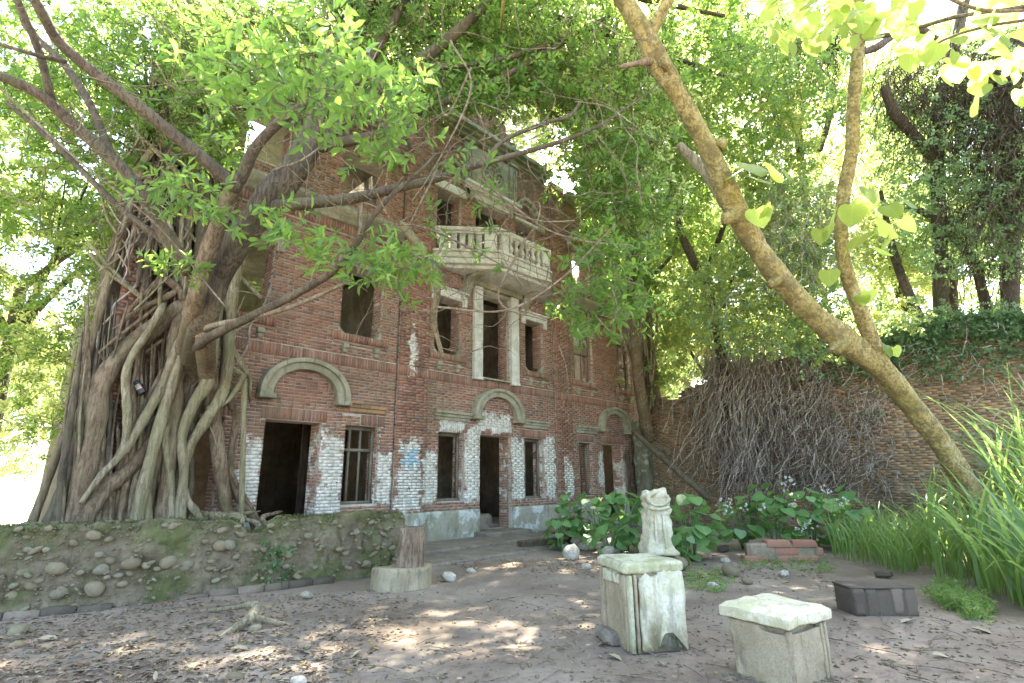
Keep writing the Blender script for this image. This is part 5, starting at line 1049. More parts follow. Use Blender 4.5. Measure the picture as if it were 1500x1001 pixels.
# ================================================================== LEANING TREE
lt = thing('leaning_tree', 'slanting pale barked tree with knots and big heart-shaped leaves rising from tall grass', 'tree', tuple(P(1452, 850, 8.0)))
LI = Matrix.Translation(tuple(-P(1452, 850, 8.0)))
def ltput(o): o.parent = lt; o.matrix_parent_inverse = LI; return o
LP = [(1490, 840, 8.1), (1455, 775, 8.0), (1412, 705, 7.9), (1372, 642, 7.8), (1332, 590, 7.7), (1290, 540, 7.6), (1236, 498, 7.4), (1190, 460, 7.2), (1146, 412, 7.0), (1110, 365, 6.9), (1076, 305, 6.7), (1046, 235, 6.5), (1020, 185, 6.4), (990, 135, 6.2), (962, 88, 6.1), (945, 50, 6.0), (920, 10, 5.9), (890, -40, 5.8), (840, -140, 5.7), (780, -260, 5.8)]
mb = MB(); lw_px = [40, 37, 33, 32, 33, 35, 42, 33, 35, 31, 37, 30, 28, 28, 36, 30, 29, 27, 25, 20]; mb.tube([P(*p) for p in LP], [a*p[2]/F_PX/2 for a, p in zip([v*.92 for v in lw_px], LP)], 20, 7, .035, True, .5, .05)
ltput(mb.build('trunk', M['bark_lean'], None, True))
def ll_(pts, w_, mat='bark_lean', name='limb', n=10): o = limb(pts, w_, mat, name, n, par=lt); return ltput(o)
ll_([(1312, 565, 7.65), (1290, 528, 7.5), (1262, 460, 7.3), (1240, 400, 7.2), (1232, 345, 7.1), (1236, 285, 7.0), (1248, 220, 6.9), (1250, 150, 6.8), (1256, 80, 6.7), (1258, 0, 6.6), (1256, -80, 6.5), (1250, -200, 6.4)], [24, 22, 20, 18, 18, 18, 19, 17, 18, 16, 14], n=12)
ll_([(950, 62, 6.05), (960, 35, 6.0), (976, 5, 5.9), (1000, -50, 5.8)], [20, 17, 16, 14]); ll_([(965, 90, 6.1), (940, 92, 6.0), (915, 97, 5.95), (908, 99, 5.93)], [16, 9, 7, 4], 'root')
ll_([(1062, 300, 6.75), (1040, 262, 6.85), (1020, 238, 6.95), (996, 214, 7.05)], [16, 16, 16, 12], 'root_pale', 'dead_limb'); ll_([(1052, 216, 6.42), (1062, 205, 6.4)], [20, 13], name='knot'); ll_([(1072, 318, 6.6), (1060, 322, 6.55)], [22, 14], name='knot'); ll_([(1140, 408, 6.9), (1128, 418, 6.84)], [20, 13], name='knot'); ll_([(1230, 500, 7.3), (1222, 516, 7.26)], [26, 16], name='knot'); ll_([(980, 100, 6.0), (966, 88, 5.95)], [14, 9], name='knot')
ll_([(1256, 60, 6.7), (1330, 45, 6.2), (1400, 25, 5.7), (1500, 10, 5.2)], [8, 7, 6, 5], 'twig', 'limb', 8); ll_([(1500, 30, 5.2), (1440, 40, 5.4), (1380, 60, 5.6), (1340, 90, 5.8)], [5, 4, 3], 'twig', 'limb', 6); ll_([(1340, -60, 5.0), (1380, -10, 5.1), (1440, 15, 5.2), (1520, 15, 5.2)], [6, 6, 5], 'twig', 'limb', 6)
def heart_leaf(name, mat):
    t = np.linspace(0, 1, 9); half = np.array([.0, .30, .48, .56, .54, .45, .32, .16, 0.0]); yb = np.array([.05, -.05, .02, .18, .38, .56, .74, .88, 1.0])
    V = [(y, 0, -.10*y*y) for y in np.linspace(.05, 1.0, 9)]; Lf = [(yb[i], half[i], .10*half[i]-.12*max(0, yb[i])**2-.25*half[i]**2) for i in range(1, 8)]; Rt = [(a, -b, c) for a, b, c in Lf]
    V = np.array(V+Lf+Rt); Fq = []
    for s, o_ in ((9, 1), (16, -1)):
        ch = [0]+[s+i for i in range(7)]+[8]
        for i in range(8):
            f = [i, i+1, ch[i+1], ch[i]]; f = list(dict.fromkeys(f)); Fq.append(f if o_ < 0 else f[::-1])
    return raw_mesh(name, V, Fq, mat, np.full(len(Fq), .5), True)
hl = heart_leaf('leaf', M['heart'])
def place_leaf(me, p, size, put_, yaw=None, pitch=None, roll=None, name='leaf'):
    o = mobj(name, me); o.location = tuple(p); o.scale = (size,)*3; o.rotation_euler = (random.gauss(0, .35) if roll is None else roll, random.uniform(.5, 1.3) if pitch is None else pitch, random.uniform(0, 6.28) if yaw is None else yaw); put_(o); return o
HL = [(1095, 240, 52, 6.3), (1110, 262, 40, 6.4), (1150, 250, 40, 6.3), (1075, 255, 34, 6.4), (1108, 305, 40, 6.4), (1130, 300, 30, 6.3), (1125, 250, 44, 6.2), (1085, 232, 36, 6.2), (1270, 290, 40, 6.8), (1300, 300, 36, 6.8), (1285, 330, 44, 6.8), (1262, 345, 42, 6.8), (1225, 310, 36, 6.8), (1215, 330, 32, 6.9), (1280, 365, 36, 6.8), (1240, 365, 30, 6.9), (1320, 320, 34, 6.8), (1250, 300, 40, 6.7), (1305, 345, 34, 6.8), (1215, 395, 30, 7.0), (1272, 425, 22, 7.1), (1262, 432, 22, 7.1), (1298, 505, 26, 7.4), (1308, 508, 20, 7.4), (1310, 545, 22, 7.5), (1200, 335, 30, 6.9), (1270, 275, 36, 6.7), (1330, 295, 30, 6.7)]
for a, b, s, d in HL: place_leaf(hl, P(a, b, d), s*d/F_PX*.85, ltput)
for k in range(120):
    a = random.uniform(1130, 1520); b = random.gauss(50, 40) if a > 1280 else random.gauss(15, 25); d = random.uniform(4.9, 6.4); s = random.uniform(18, 32); place_leaf(hl, P(a, b, d), s*d/F_PX*1.1, ltput)
for a, b in ((1440, 90), (1460, 110), (1425, 100), (1478, 80), (1490, 100), (1400, 75), (1435, 125), (1465, 70), (1495, 130)): place_leaf(hl, P(a, b, 5.3), random.uniform(.14, .22), ltput, pitch=1.1)
# its own crown, above the picture
rc = roof_canopy(320, 4, 13, -4, 5, 7.4, 10.5, -.22, 9.0)
rc = rc[((rc-EYE)@C_F > .5)]
ltput(leaves_at('crown', rc, 8, .5, .24, M['leaf_yellow'], None, False, .8))
for e in ((5, 5, 8.5), (7, 2, 9), (9, 0, 9.2), (4, 3, 9)): s = P(780, -260, 5.8); mb = MB(); mb.tube([s, s*.5+np.array(e)*.5+[0, 0, .3], e], [.08, .06, .02], 8, 4, .05); ltput(mb.build('limb', M['bark_lean'], None, True))

# ================================================================== BACKGROUND TREES
def tree(name, label, base, h, crown, nsp, leaf, mat, r=.18, m=13, twig=.55, group='trees behind the house and yard wall', trunk_top=None, lean=(0, 0), bark='bark_far', wl=.45):
    """crown: list of (dx,dy,z,rx,ry,rz,weight) lobes relative to base"""
    base = np.array([base[0], base[1], 0.0]); t = thing(name, label, 'tree', tuple(base), 0, group); inv = Matrix.Translation(tuple(-base)); tp = base+np.array([lean[0], lean[1], trunk_top or h*.55])
    mb = MB(); mid = base*.5+tp*.5+np.array([random.gauss(0, .25), random.gauss(0, .25), 0]); mb.tube([base-[0, 0, .1], base*.75+tp*.25+[random.gauss(0, .1), random.gauss(0, .1), 0], mid, tp], [r*1.3, r, r*.85, r*.65], 10, 6, .05, True, None, .06); o = mb.build('trunk', M[bark], None, True); o.parent = t; o.matrix_parent_inverse = inv
    C = []; wt = sum(c[6] for c in crown)
    for dx, dy, z, rx, ry, rz, w_ in crown:
        c = base+np.array([dx, dy, z]); s = mid*.4+tp*.6 if random.random() < .5 else tp
        mb = MB(); mb.tube([s, s*.55+c*.45+[random.gauss(0, .3), random.gauss(0, .3), .3], c], [r*.5, r*.34, r*.1], 7, 5, .06); o = mb.build('limb', M[bark], None, True); o.parent = t; o.matrix_parent_inverse = inv
        for k in range(4):
            e = c+unit(rng.normal(size=3))*np.array([rx, ry, rz])*.8; mb = MB(); st = s*.4+c*.6; mb.tube([st, st*.5+e*.5+[0, 0, .15], e], [r*.2, r*.12, r*.04], 5, 4, .06); o = mb.build('limb', M[bark], None, True); o.parent = t; o.matrix_parent_inverse = inv
        n = int(nsp*w_/wt); nc = max(6, n//16); cl = ball_pts(c, (rx, ry, rz), nc, .25); q = cl[rng.integers(0, nc, n)]+rng.normal(size=(n, 3))*np.array([.42, .42, .3])*(rx/2.2); C.append(q)
    C = np.concatenate(C); C = C[C[:, 2] > .3]; o = leaves_at('crown', C, m, twig, leaf, M[mat], None, True, wl); o.parent = t; o.matrix_parent_inverse = inv; return t
def lob(n, R, z0, z1, r0, r1):
    return [(random.gauss(0, R), random.gauss(0, R), random.uniform(z0, z1), random.uniform(r0, r1), random.uniform(r0, r1), random.uniform(r0*.7, r1*.8), 1.0) for k in range(n)]
# left of and behind the banyan
tree('broadleaf_tree', 'dense green tree standing behind the banyan on the open field side', (0.5, 17), 11, lob(8, 2.2, 4, 10, 1.6, 2.6), 1612, .2, 'leaf_far')
tree('broadleaf_tree', 'bright leafy tree beside the open sunlit field left of banyan', (-4.0, 16), 10, lob(7, 1.6, 4.0, 9, 1.5, 2.2), 1116, .2, 'leaf_yellow')
tree('broadleaf_tree', 'leafy tree seen through the empty upper window at banyan end', (4.2, 22), 12, lob(8, 2.0, 4, 12, 1.8, 2.6), 1364, .22, 'leaf_yellow')
# right of the house, beyond the yard wall
tree('broadleaf_tree', 'forked tree just beyond the strangler fig and the wall corner', (20.5, 11.5), 12, [(-.8, 0, 6, 1.5, 1.5, 1.3, 1), (.8, -.6, 6.5, 1.5, 1.5, 1.3, 1), (0, .4, 4.2, 1.6, 1.6, 1.3, 1.1), (-.5, .3, 9, 2, 2, 1.6, 1.2), (1.4, -1, 9.5, 2, 2, 1.6, 1.2), (.6, 0, 12, 2.2, 2.2, 1.6, 1.2)], 1426, .2, 'leaf_far', .2)
tree('broadleaf_tree', 'pale green tree whose branches fork above the dead vine curtain', (19.2, 8.3), 12, [(-.4, .6, 7, 1.4, 1.4, 1.3, .8), (.6, -1, 7.6, 1.5, 1.5, 1.2, .8), (.2, 0, 10.4, 2.0, 2, 1.6, 1.2), (-.6, 1.4, 11, 1.8, 1.8, 1.5, 1), (.5, -2, 11, 2, 2, 1.5, 1)], 1054, .2, 'leaf_yellow', .15, trunk_top=6.0)
tree('broadleaf_tree', 'bushy tree behind the yard wall with ivy climbing its forked stems', (20.5, 5.6), 14, [(0, 0, 6.2, 1.7, 1.7, 1.3, 1), (-.4, 1.3, 8.6, 1.7, 1.7, 1.4, 1), (.5, -1.2, 9.3, 1.7, 1.7, 1.4, 1), (0, 0, 12, 2.2, 2.2, 1.8, 1.3), (0, 2.4, 12.3, 2.0, 2.0, 1.7, 1.1)], 1302, .19, 'leaf_far', .2)
tree('broadleaf_tree', 'thin sunlit tree showing bare forked branches behind the upright stem', (22.5, 2.6), 15, [(0, .5, 7.2, 1.7, 1.7, 1.5, .8), (0, -1, 10, 2, 2, 1.8, 1), (.5, 1.5, 13, 2.2, 2.2, 1.8, 1), (0, -2.4, 14, 2.2, 2.2, 1.7, 1)], 930, .2, 'leaf_yellow', .18, trunk_top=9.0)
tree('broadleaf_tree', 'far tree closing the gap beyond the forked tree and wall', (32, 15), 16, lob(9, 3, 4, 15, 2.2, 3.4), 1426, .34, 'leaf_far', .3)
tree('broadleaf_tree', 'far tall tree beyond the ivy covered wall and its thin trunks', (34, 7), 18, lob(10, 3, 4, 18, 2.4, 3.4), 1426, .34, 'leaf_yellow', .3)
tree('broadleaf_tree', 'far bushy tree beyond the dark vine-draped tree', (33, -2), 17, lob(10, 3, 4, 17, 2.4, 3.4), 1426, .34, 'leaf_far', .3)
tree('broadleaf_tree', 'far tree of the field edge behind the house side', (-8, 34), 13, lob(8, 3, 4, 12, 2.2, 3.2), 930, .34, 'leaf_far', .3)

def tree_px(label, base, trunk, lobes, leaf, mat, m=13, tw=.45):
    t = thing('broadleaf_tree', label, 'tree', base, 0, 'trees behind the house and yard wall'); inv = Matrix.Translation(tuple(-np.array(base, float)))
    def pp(o): o.parent = t; o.matrix_parent_inverse = inv; return o
    for k, (pts, w_) in enumerate(trunk): pp(limb(pts, w_, 'bark_far', 'limb' if k else 'trunk', 9, par=t))
    for b in lobes:                                     # clumped sprays
        n = b[6]; nc = max(5, n//14); c = blob_pts(*b[:6], nc); q = c[rng.integers(0, nc, n)]+rng.normal(size=(n, 3))*np.array([.4, .4, .28]); pp(leaves_at('crown', q, m, tw, leaf, M[mat], None, True, .45))
tree_px('tall tree behind the house rising over the broken brick gable', (11.5, 18.5, 0), [([(690, 420, 19), (700, 250, 19), (720, 150, 19), (735, 60, 19)], [14, 12, 10, 7]), ([(715, 180, 19), (760, 120, 19), (800, 60, 19)], [9, 7, 4])],
        [(740, 140, 120, 80, 17.5, 22, 650), (690, 80, 100, 60, 17, 21, 260), (800, 190, 80, 60, 18.5, 22, 220), (720, 230, 90, 60, 17.5, 20, 200), (560, 100, 90, 80, 15, 19, 260), (840, 100, 80, 70, 18, 22, 200)], .2, 'leaf_yellow')
tree_px('fine-leaved tree with forked grey stem rising behind the corner of yard wall', (18.6, 8.6, 0), [([(1068, 700, 16.6), (1062, 560, 16.6), (1040, 440, 16.6), (1010, 370, 16.4), (995, 330, 16.2), (1000, 250, 16)], [16, 15, 14, 10, 7]), ([(1030, 420, 16.6), (1050, 360, 16.5), (1075, 290, 16.3), (1100, 220, 16)], [10, 8, 6, 4]), ([(960, 400, 16.8), (985, 370, 16.6), (1000, 300, 16.5)], [6, 5, 4]), ([(1060, 450, 16.5), (1075, 400, 16.3), (1080, 350, 16.2)], [6, 5, 4])],
        [(1020, 160, 110, 110, 13, 17, 560), (1080, 90, 120, 90, 13, 17, 520), (1000, 300, 60, 70, 15.5, 18, 160), (1080, 250, 70, 80, 14, 17, 240), (990, 430, 50, 60, 17, 19, 170), (980, 520, 45, 50, 17.8, 19.5, 170)], .17, 'leaf_far')
tree_px('airy lime green tree with thin dark forking stems above the ivy hump', (19.4, 5.2, 0), [([(1195, 560, 15.5), (1180, 300, 15.5), (1170, 200, 15.5), (1180, 130, 15.5), (1190, 60, 15.5)], [14, 12, 10, 8, 6]), ([(1172, 220, 15.5), (1150, 130, 15.4), (1140, 60, 15.3)], [8, 6, 4]), ([(1200, 220, 15.4), (1215, 170, 15.4), (1225, 90, 15.4)], [9, 8, 6])],
        [(1180, 60, 110, 80, 13.5, 17, 380), (1200, 170, 90, 80, 14.5, 18, 240), (1290, 200, 80, 100, 15, 19, 280), (1320, 330, 70, 60, 15.5, 19, 200), (1130, 170, 60, 70, 14, 17, 160)], .17, 'leaf_yellow')
tree_px('bushy yellow-green tree filling the gap behind the dark vine-draped tree', (22.5, 1.5, 0), [([(1400, 560, 16.5), (1395, 380, 16.5), (1400, 250, 16.5), (1410, 120, 16.5)], [14, 12, 9, 5])],
        [(1330, 380, 90, 55, 15.2, 18.5, 300), (1430, 350, 80, 70, 15.2, 18.5, 240), (1400, 60, 120, 70, 15, 18.5, 300), (1290, 110, 70, 70, 15, 18, 160), (1470, 230, 60, 110, 15.5, 18.5, 220)], .17, 'leaf_far')
# ------------------------------------------------------------------ dark tree draped in dead vines
vt = thing('vine_draped_tree', 'dark tree smothered in hanging brown dead vines above the ivy wall top', 'tree', (19.5, 0.6, 0)); VI = Matrix.Translation((-19.5, -.6, 0))
def vput(o): o.parent = vt; o.matrix_parent_inverse = VI; return o
def vl(pts, w_, mat='bark_far', name='limb', n=9): return vput(limb(pts, w_, mat, name, n, par=vt))
DV = 14.2
vl([(1385, 640, DV+.4), (1378, 420, DV), (1376, 330, DV), (1372, 240, DV), (1376, 150, DV), (1400, 60, DV), (1420, -40, DV)], [20, 20, 18, 18, 16, 14], 'bark_far', 'trunk'); vl([(1378, 330, DV), (1350, 310, DV), (1310, 300, DV), (1292, 302, DV)], [14, 9, 6, 4]); vl([(1374, 240, DV), (1340, 200, DV-.3), (1310, 165, DV-.6), (1296, 130, DV-.8)], [14, 14, 15, 12]); vl([(1378, 330, DV), (1420, 310, DV-.2), (1470, 280, DV-.5), (1510, 250, DV-.6)], [16, 14, 14, 12]); vl([(1362, 500, DV+.4), (1330, 430, DV+.4), (1312, 380, DV+.4), (1300, 330, DV+.4), (1290, 280, DV+.3)], [14, 13, 10, 5]); vl([(1455, 500, DV), (1440, 430, DV), (1425, 380, DV), (1385, 335, DV)], [15, 14, 13, 10])
vl([(1480, 520, DV-.6), (1480, 400, DV-.6), (1475, 280, DV-.6), (1480, 160, DV-.6), (1490, 60, DV-.6)], [22, 24, 24, 22], 'bark_far', 'trunk'); vl([(1372, 60, DV), (1330, 40, DV-.3), (1270, 75, DV-.5), (1200, 60, DV-.6), (1180, 30, DV-.7)], [12, 12, 9, 7])
def curves(n, starts, length, drop, jit, r, seg=7, seed=5, nside=3):
    """thin hanging stems, all in one mesh"""
    g = np.random.default_rng(seed); n = len(starts); q = [starts]; v = g.normal(size=(n, 3))*jit
    L = length*g.uniform(.4, 1.3, n)/seg
    for s in range(seg):
        v = v*.75+g.normal(size=(n, 3))*jit*.7+np.array([0, 0, -drop]); q.append(q[-1]+unit(v)*L[:, None])
    q = np.stack(q, 1); rr = r*g.uniform(.5, 1.5, n); V = []
    for k in range(nside):
        an = k*6.2832/nside; V.append(q+np.array([math.cos(an), math.sin(an)*.8, math.sin(an)*.5])*rr[:, None, None])
    V = np.stack(V, 2); idx = np.arange(n*(seg+1)*nside).reshape(n, seg+1, nside); Fq = []
    for k in range(nside): k2 = (k+1) % nside; Fq.append(np.stack([idx[:, :-1, k], idx[:, :-1, k2], idx[:, 1:, k2], idx[:, 1:, k]], -1).reshape(-1, 4))
    return V.reshape(-1, 3), np.concatenate(Fq)
def vines(name, starts, length, drop, jit, r, mat, putf, seed=5, seg=7):
    V, Fq = curves(0, starts, length, drop, jit, r, seg, seed); o = stuff(mobj(name, raw_mesh(name, V, Fq, M[mat], rng.random(len(Fq))))); putf(o); return o
st = np.concatenate([blob_pts(*b) for b in ((1440, 110, 80, 60, 13.0, 14.8, 620), (1480, 200, 50, 120, 12.9, 14.6, 1000), (1410, 160, 60, 70, 13.2, 14.8, 380), (1350, 160, 50, 50, 13.5, 14.5, 150), (1440, 320, 60, 90, 13.0, 14.6, 420), (1590, 200, 80, 150, 12.8, 14.6, 500), (1310, 110, 30, 25, 13.2, 14, 120), (1215, 45, 22, 25, 13, 13.6, 160))])
vines('hanging_vines', st, 1.5, .32, .65, .010, 'vine_dark', vput, 6)
st2 = np.concatenate([blob_pts(*b) for b in ((1450, 170, 90, 130, 12.8, 14.6, 620), (1400, 330, 100, 80, 13, 14.6, 420), (1480, 340, 50, 80, 12.8, 14, 300), (1600, 180, 110, 200, 12.5, 15, 700), (1340, 230, 60, 100, 13.6, 15, 300))])
vput(leaves_at('crown', st2, 10, .35, .11, M['ivy'], None, True, .55))

# ------------------------------------------------------------------ ivy over the wall top and dead vine curtain on its face
ivy = thing('ivy', 'dark green ivy thatching the top of the brick yard wall', 'ivy', (WX, 2, 4.2)); II = Matrix.Translation((-WX, -2, -4.2))
def iput(o): o.parent = ivy; o.matrix_parent_inverse = II; return o
n = 4600; yy = rng.uniform(-3.5, 4.6, n); zz = wall_top(yy)+rng.normal(size=n)*.22+.12*np.sin(yy*1.7)+.15; xx = WX-rng.random(n)*.35+.15
hang = rng.random(n) < .3; zz = zz-np.where(hang, rng.random(n)**1.5*1.0, 0)
C = np.stack([xx, yy, zz], -1); iput(leaves_at('ivy_leaves', C, 9, .22, .085, M['ivy'], None, True, .7))
hump = np.concatenate([blob_pts(*b) for b in ((1180, 330, 70, 70, 12.8, 14.5, 620), (1120, 400, 90, 60, 13.2, 15.2, 700), (1200, 420, 60, 70, 12.8, 14.0, 480), (1120, 300, 60, 60, 13.6, 15.4, 420), (1060, 430, 70, 50, 14.0, 16, 420), (1300, 460, 70, 30, 12.6, 13.6, 120), (1160, 230, 50, 60, 13.8, 15.4, 300), (1110, 480, 100, 40, 13.3, 14.3, 260), (1190, 500, 60, 40, 12.9, 13.4, 160))])
hump = hump[rng.random(len(hump)) < .62]; iput(leaves_at('ivy_leaves', hump[::3], 11, .3, .10, M['ivy'], None, True, .65)); iput(leaves_at('ivy_leaves', hump[1::3], 11, .3, .11, M['leaf_far'], None, True, .6)); iput(leaves_at('ivy_leaves', hump[2::3], 11, .3, .11, M['leaf_yellow'], None, True, .6)); vines('ivy_stems', hump[:500], 1.6, .35, .6, .007, 'vine', iput, 9)
vc = thing('vine_curtain', 'grey-brown curtain of dead vines hanging down the face of the yard wall', 'vines', (WX-.3, 5, 2)); VC = Matrix.Translation((-(WX-.3), -5, -2))
def vcput(o): o.parent = vc; o.matrix_parent_inverse = VC; return o
def wall_pts(n, px0, px1, py0, py1, off0, off1):
    a = rng.uniform(px0, px1, n); b = rng.uniform(py0, py1, n); R = np.outer((a-750)/F_PX, C_R)-np.outer((b-500.5)/F_PX, C_U)+C_F; t = (WX-rng.uniform(off0, off1, n))/R[:, 0]; return EYE+R*t[:, None]
vines('vine_strands', np.concatenate([wall_pts(620, 1035, 1130, 490, 560, .05, 1.0), wall_pts(460, 1040, 1130, 540, 650, .05, 1.0)]), 2.4, .45, .72, .012, 'vine', vcput, 11, 13)
vines('vine_strands', np.concatenate([wall_pts(700, 1095, 1215, 500, 700, .03, .8), wall_pts(260, 1200, 1300, 560, 700, .03, .5), wall_pts(60, 1300, 1480, 500, 560, .02, .25)]), 1.9, .22, .95, .010, 'vine', vcput, 12, 13)
vines('vine_strands', wall_pts(60, 1000, 1060, 520, 620, .05, .5), 2.5, .7, .4, .010, 'vine', vcput, 13, 9)
vcput(leaves_at('vine_leaves', wall_pts(130, 1120, 1300, 480, 620, .1, .5), 7, .2, .08, M['ivy'], None, True, .7))
vcput(leaves_at('vine_leaves', wall_pts(60, 1350, 1480, 520, 560, .05, .3), 7, .2, .08, M['ivy'], None, True, .7))

# ================================================================== LOW PLANTS
bl = heart_leaf('leaf', M['broad'])
def broad_plant(px, py, d, n, rx, rz, size, label, group):
    c = P(px, py, d); base = (c[0], c[1], 0.0); t = thing('broadleaf_plant', label, 'plant', base, 0, group); inv = Matrix.Translation((-base[0], -base[1], 0))
    def pp(o): o.parent = t; o.matrix_parent_inverse = inv
    for k in range(n):
        v = unit(rng.normal(size=3)); e = np.array([base[0], base[1], rz*.55])+v*np.array([rx, rx, rz*.5])*rng.uniform(.55, 1)
        e[2] = max(e[2], .1); yaw = math.atan2(v[1], v[0])+random.gauss(0, .6); s = size*random.uniform(.65, 1.25)
        o = mobj('leaf', bl); o.location = tuple(e); o.scale = (s,)*3; o.rotation_euler = (random.gauss(0, .3), random.uniform(.15, .85), yaw); pp(o)
    mb = MB()
    for k in range(9):
        v = rng.normal(size=2); v = v/np.linalg.norm(v)*rx*random.uniform(.3, .9); mb.tube([(base[0]+v[0]*.1, base[1]+v[1]*.1, 0), (base[0]+v[0]*.5, base[1]+v[1]*.5, rz*.6), (base[0]+v[0], base[1]+v[1], rz*.8)], [.012, .009, .005], 5, 4)
    o = mb.build('stems', M['broad'], None); stuff(o); pp(o)
gA, lA = 'leafy plants by the house plinth', 'heart-leaved green plant growing on the rubble heap by the house plinth'
gB, lB = 'leafy plants below the vine curtain', 'glossy broad-leaved green plant below the dead vine curtain'
for a, b, d, n, rx, rz, s, lab in ((830, 760, 11.6, 30, .5, 1.15, .24, 'heart-leaved plant beside the house plinth, over its heaped cobbles'), (875, 765, 11.3, 42, .6, 1.3, .25, 'tall bushy heart-leaved plant in the middle of the pale rubble heap'), (915, 765, 11.0, 34, .5, 1.25, .25, 'heart-leaved plant between the rubble heap and the carved finial'), (820, 790, 11.0, 16, .3, .7, .2, 'small heart-leaved sprout low on the cobbles near the dark beam'), (890, 790, 10.4, 20, .45, .7, .22, 'low heart-leaved plant spreading just in front of the pale rubble')): broad_plant(a, b, d, n, rx, rz, s, lab, gA)
for a, b, d, n, rx, rz, s, lab in ((1010, 765, 9.8, 40, .5, 1.15, .24, 'dense heart-leaved plant between carved finial and orange brick stack'), (1000, 795, 9.2, 18, .35, .6, .22, 'low heart-leaved plant at the foot of the boulder under carved finial'), (955, 745, 10.8, 24, .5, 1.35, .24, 'tall heart-leaved plant rising directly behind the carved finial')): broad_plant(a, b, d, n, rx, rz, s, lab, 'plants behind the carved fragment')
for a, b, d, n, rx, rz, s, lab in ((1085, 750, 11.2, 40, .6, 1.1, .25, 'glossy broad-leaved plant below vine curtain on the finial side of brick stack'), (1130, 740, 11.3, 46, .65, 1.3, .26, 'glossy broad-leaved plant rising behind the middle of the orange brick stack'), (1180, 745, 11.2, 46, .65, 1.3, .26, 'glossy broad-leaved plant behind the upright end brick of the orange stack'), (1235, 745, 11.0, 40, .6, 1.25, .25, 'glossy broad-leaved plant touching the tall grass fringe below the yard wall')): broad_plant(a, b, d, n, rx, rz, s, lab, gB)
# white blossoms on the plants below the vine curtain
M['petal'] = leaf_mat('white_petal', [(0, (0.62, 0.62, 0.56)), (1, (0.75, 0.75, 0.70))], (0.7, 0.7, 0.62), tfac=.3)
fl = [o for o in bpy.data.objects if o.name.startswith('broadleaf_plant') and o.get('group') == gB]
for k, (a, b, d, nn) in enumerate(((1065, 735, 10.9, 12), (1068, 750, 10.8, 10), (1155, 705, 10.8, 9), (1150, 712, 10.8, 6), (1188, 768, 10.4, 9), (1172, 772, 10.4, 7), (1118, 742, 10.7, 7), (1235, 735, 10.4, 9), (1210, 718, 10.5, 8), (1160, 735, 10.5, 6), (960, 752, 9.6, 8), (1090, 745, 10.6, 5))):
    q = blob_pts(a, b, 9, 7, d-.06, d+.06, nn); b_, a_, n_, _ = sprays(q, 4, .02, .05); o = mobj('blossom', leaf_mesh('blossom', b_, a_, n_, .038, .028, M['petal'], False)); par = min(fl, key=lambda f: (f.location.x-q[0][0])**2+(f.location.y-q[0][1])**2); o.parent = par; o.matrix_parent_inverse = Matrix.Translation((-par.location.x, -par.location.y, 0))
# small ivy on the cobble wall
cw = thing('wall_creeper', 'small dark creeper with star leaves climbing the face of cobble wall', 'plant', tuple(G(400, 862)))
q = np.array([wall_hit(a+random.gauss(0, 9), b)[1]+np.array([.02, -.05, 0]) for a, b in zip(rng.uniform(385, 420, 70), rng.uniform(795, 868, 70))]); o = leaves_at('leaves', q, 6, .08, .06, M['ivy'], None, True, .8); o.parent = cw; o.matrix_parent_inverse = Matrix.Translation(tuple(-np.array(cw.location)))
q = np.array([G(random.gauss(297, 8), random.gauss(862, 6))+[0, 0, random.uniform(0, .1)] for k in range(10)]); sp = thing('seedling', 'tiny bright green seedling at the foot of cobble wall', 'plant', tuple(G(297, 868))); o = leaves_at('leaves', q, 6, .06, .06, M['heart'], None, True, .7); o.parent = sp; o.matrix_parent_inverse = Matrix.Translation(tuple(-np.array(sp.location)))

# ------------------------------------------------------------------ tall grass
def blades(n, roots, hgt, width, seed, lean=.9, seg=6):
    g = np.random.default_rng(seed); az = g.random(n)*6.283; H = hgt*g.uniform(.55, 1.2, n); k = np.linspace(0, 1, seg+1)
    bend = g.uniform(.3, 1.0, n)*lean; dirv = np.stack([np.cos(az), np.sin(az), np.zeros(n)], -1); sd = np.stack([-np.sin(az), np.cos(az), np.zeros(n)], -1)
    th = bend[:, None]*(k[None]**1.6)*1.9; st = H[:, None]/seg; dz = np.cos(th)*st; dr = np.sin(th)*st
    z = np.cumsum(dz, 1)-dz[:, :1]; r = np.cumsum(dr, 1)-dr[:, :1]; w_ = width*g.uniform(.6, 1.3, n)[:, None]*np.array([.6, .9, 1, .95, .75, .45, .06])[None]
    c = roots[:, None]+dirv[:, None]*r[..., None]+np.array([0, 0, 1.0])*z[..., None]; V = np.stack([c-sd[:, None]*w_[..., None]/2, c+sd[:, None]*w_[..., None]/2], 2)
    idx = np.arange(n*(seg+1)*2).reshape(n, seg+1, 2); Fq = np.stack([idx[:, :-1, 0], idx[:, :-1, 1], idx[:, 1:, 1], idx[:, 1:, 0]], -1).reshape(-1, 4); return V.reshape(-1, 3), Fq, np.repeat(g.random(n), seg)
def gpoly(n, poly):
    poly = np.array(poly, float); out = []
    lo, hi = poly.min(0), poly.max(0)
    while len(out) < n:
        p = rng.uniform(lo, hi); ins = False; j = len(poly)-1
        for i in range(len(poly)):
            if (poly[i][1] > p[1]) != (poly[j][1] > p[1]) and p[0] < (poly[j][0]-poly[i][0])*(p[1]-poly[i][1])/(poly[j][1]-poly[i][1])+poly[i][0]: ins = not ins
            j = i
        if ins: out.append(p)
    return np.array([G(a, b) for a, b in out])
def grass(name, label, n, poly, h, w_, seed, lean=.9):
    r = gpoly(n, poly); V, Fq, rr = blades(n, r, h, w_, seed, lean); o = mobj(name, raw_mesh(name, V, Fq, M['grass'], rr)); stuff(o); tag(o, label, 'grass'); return o
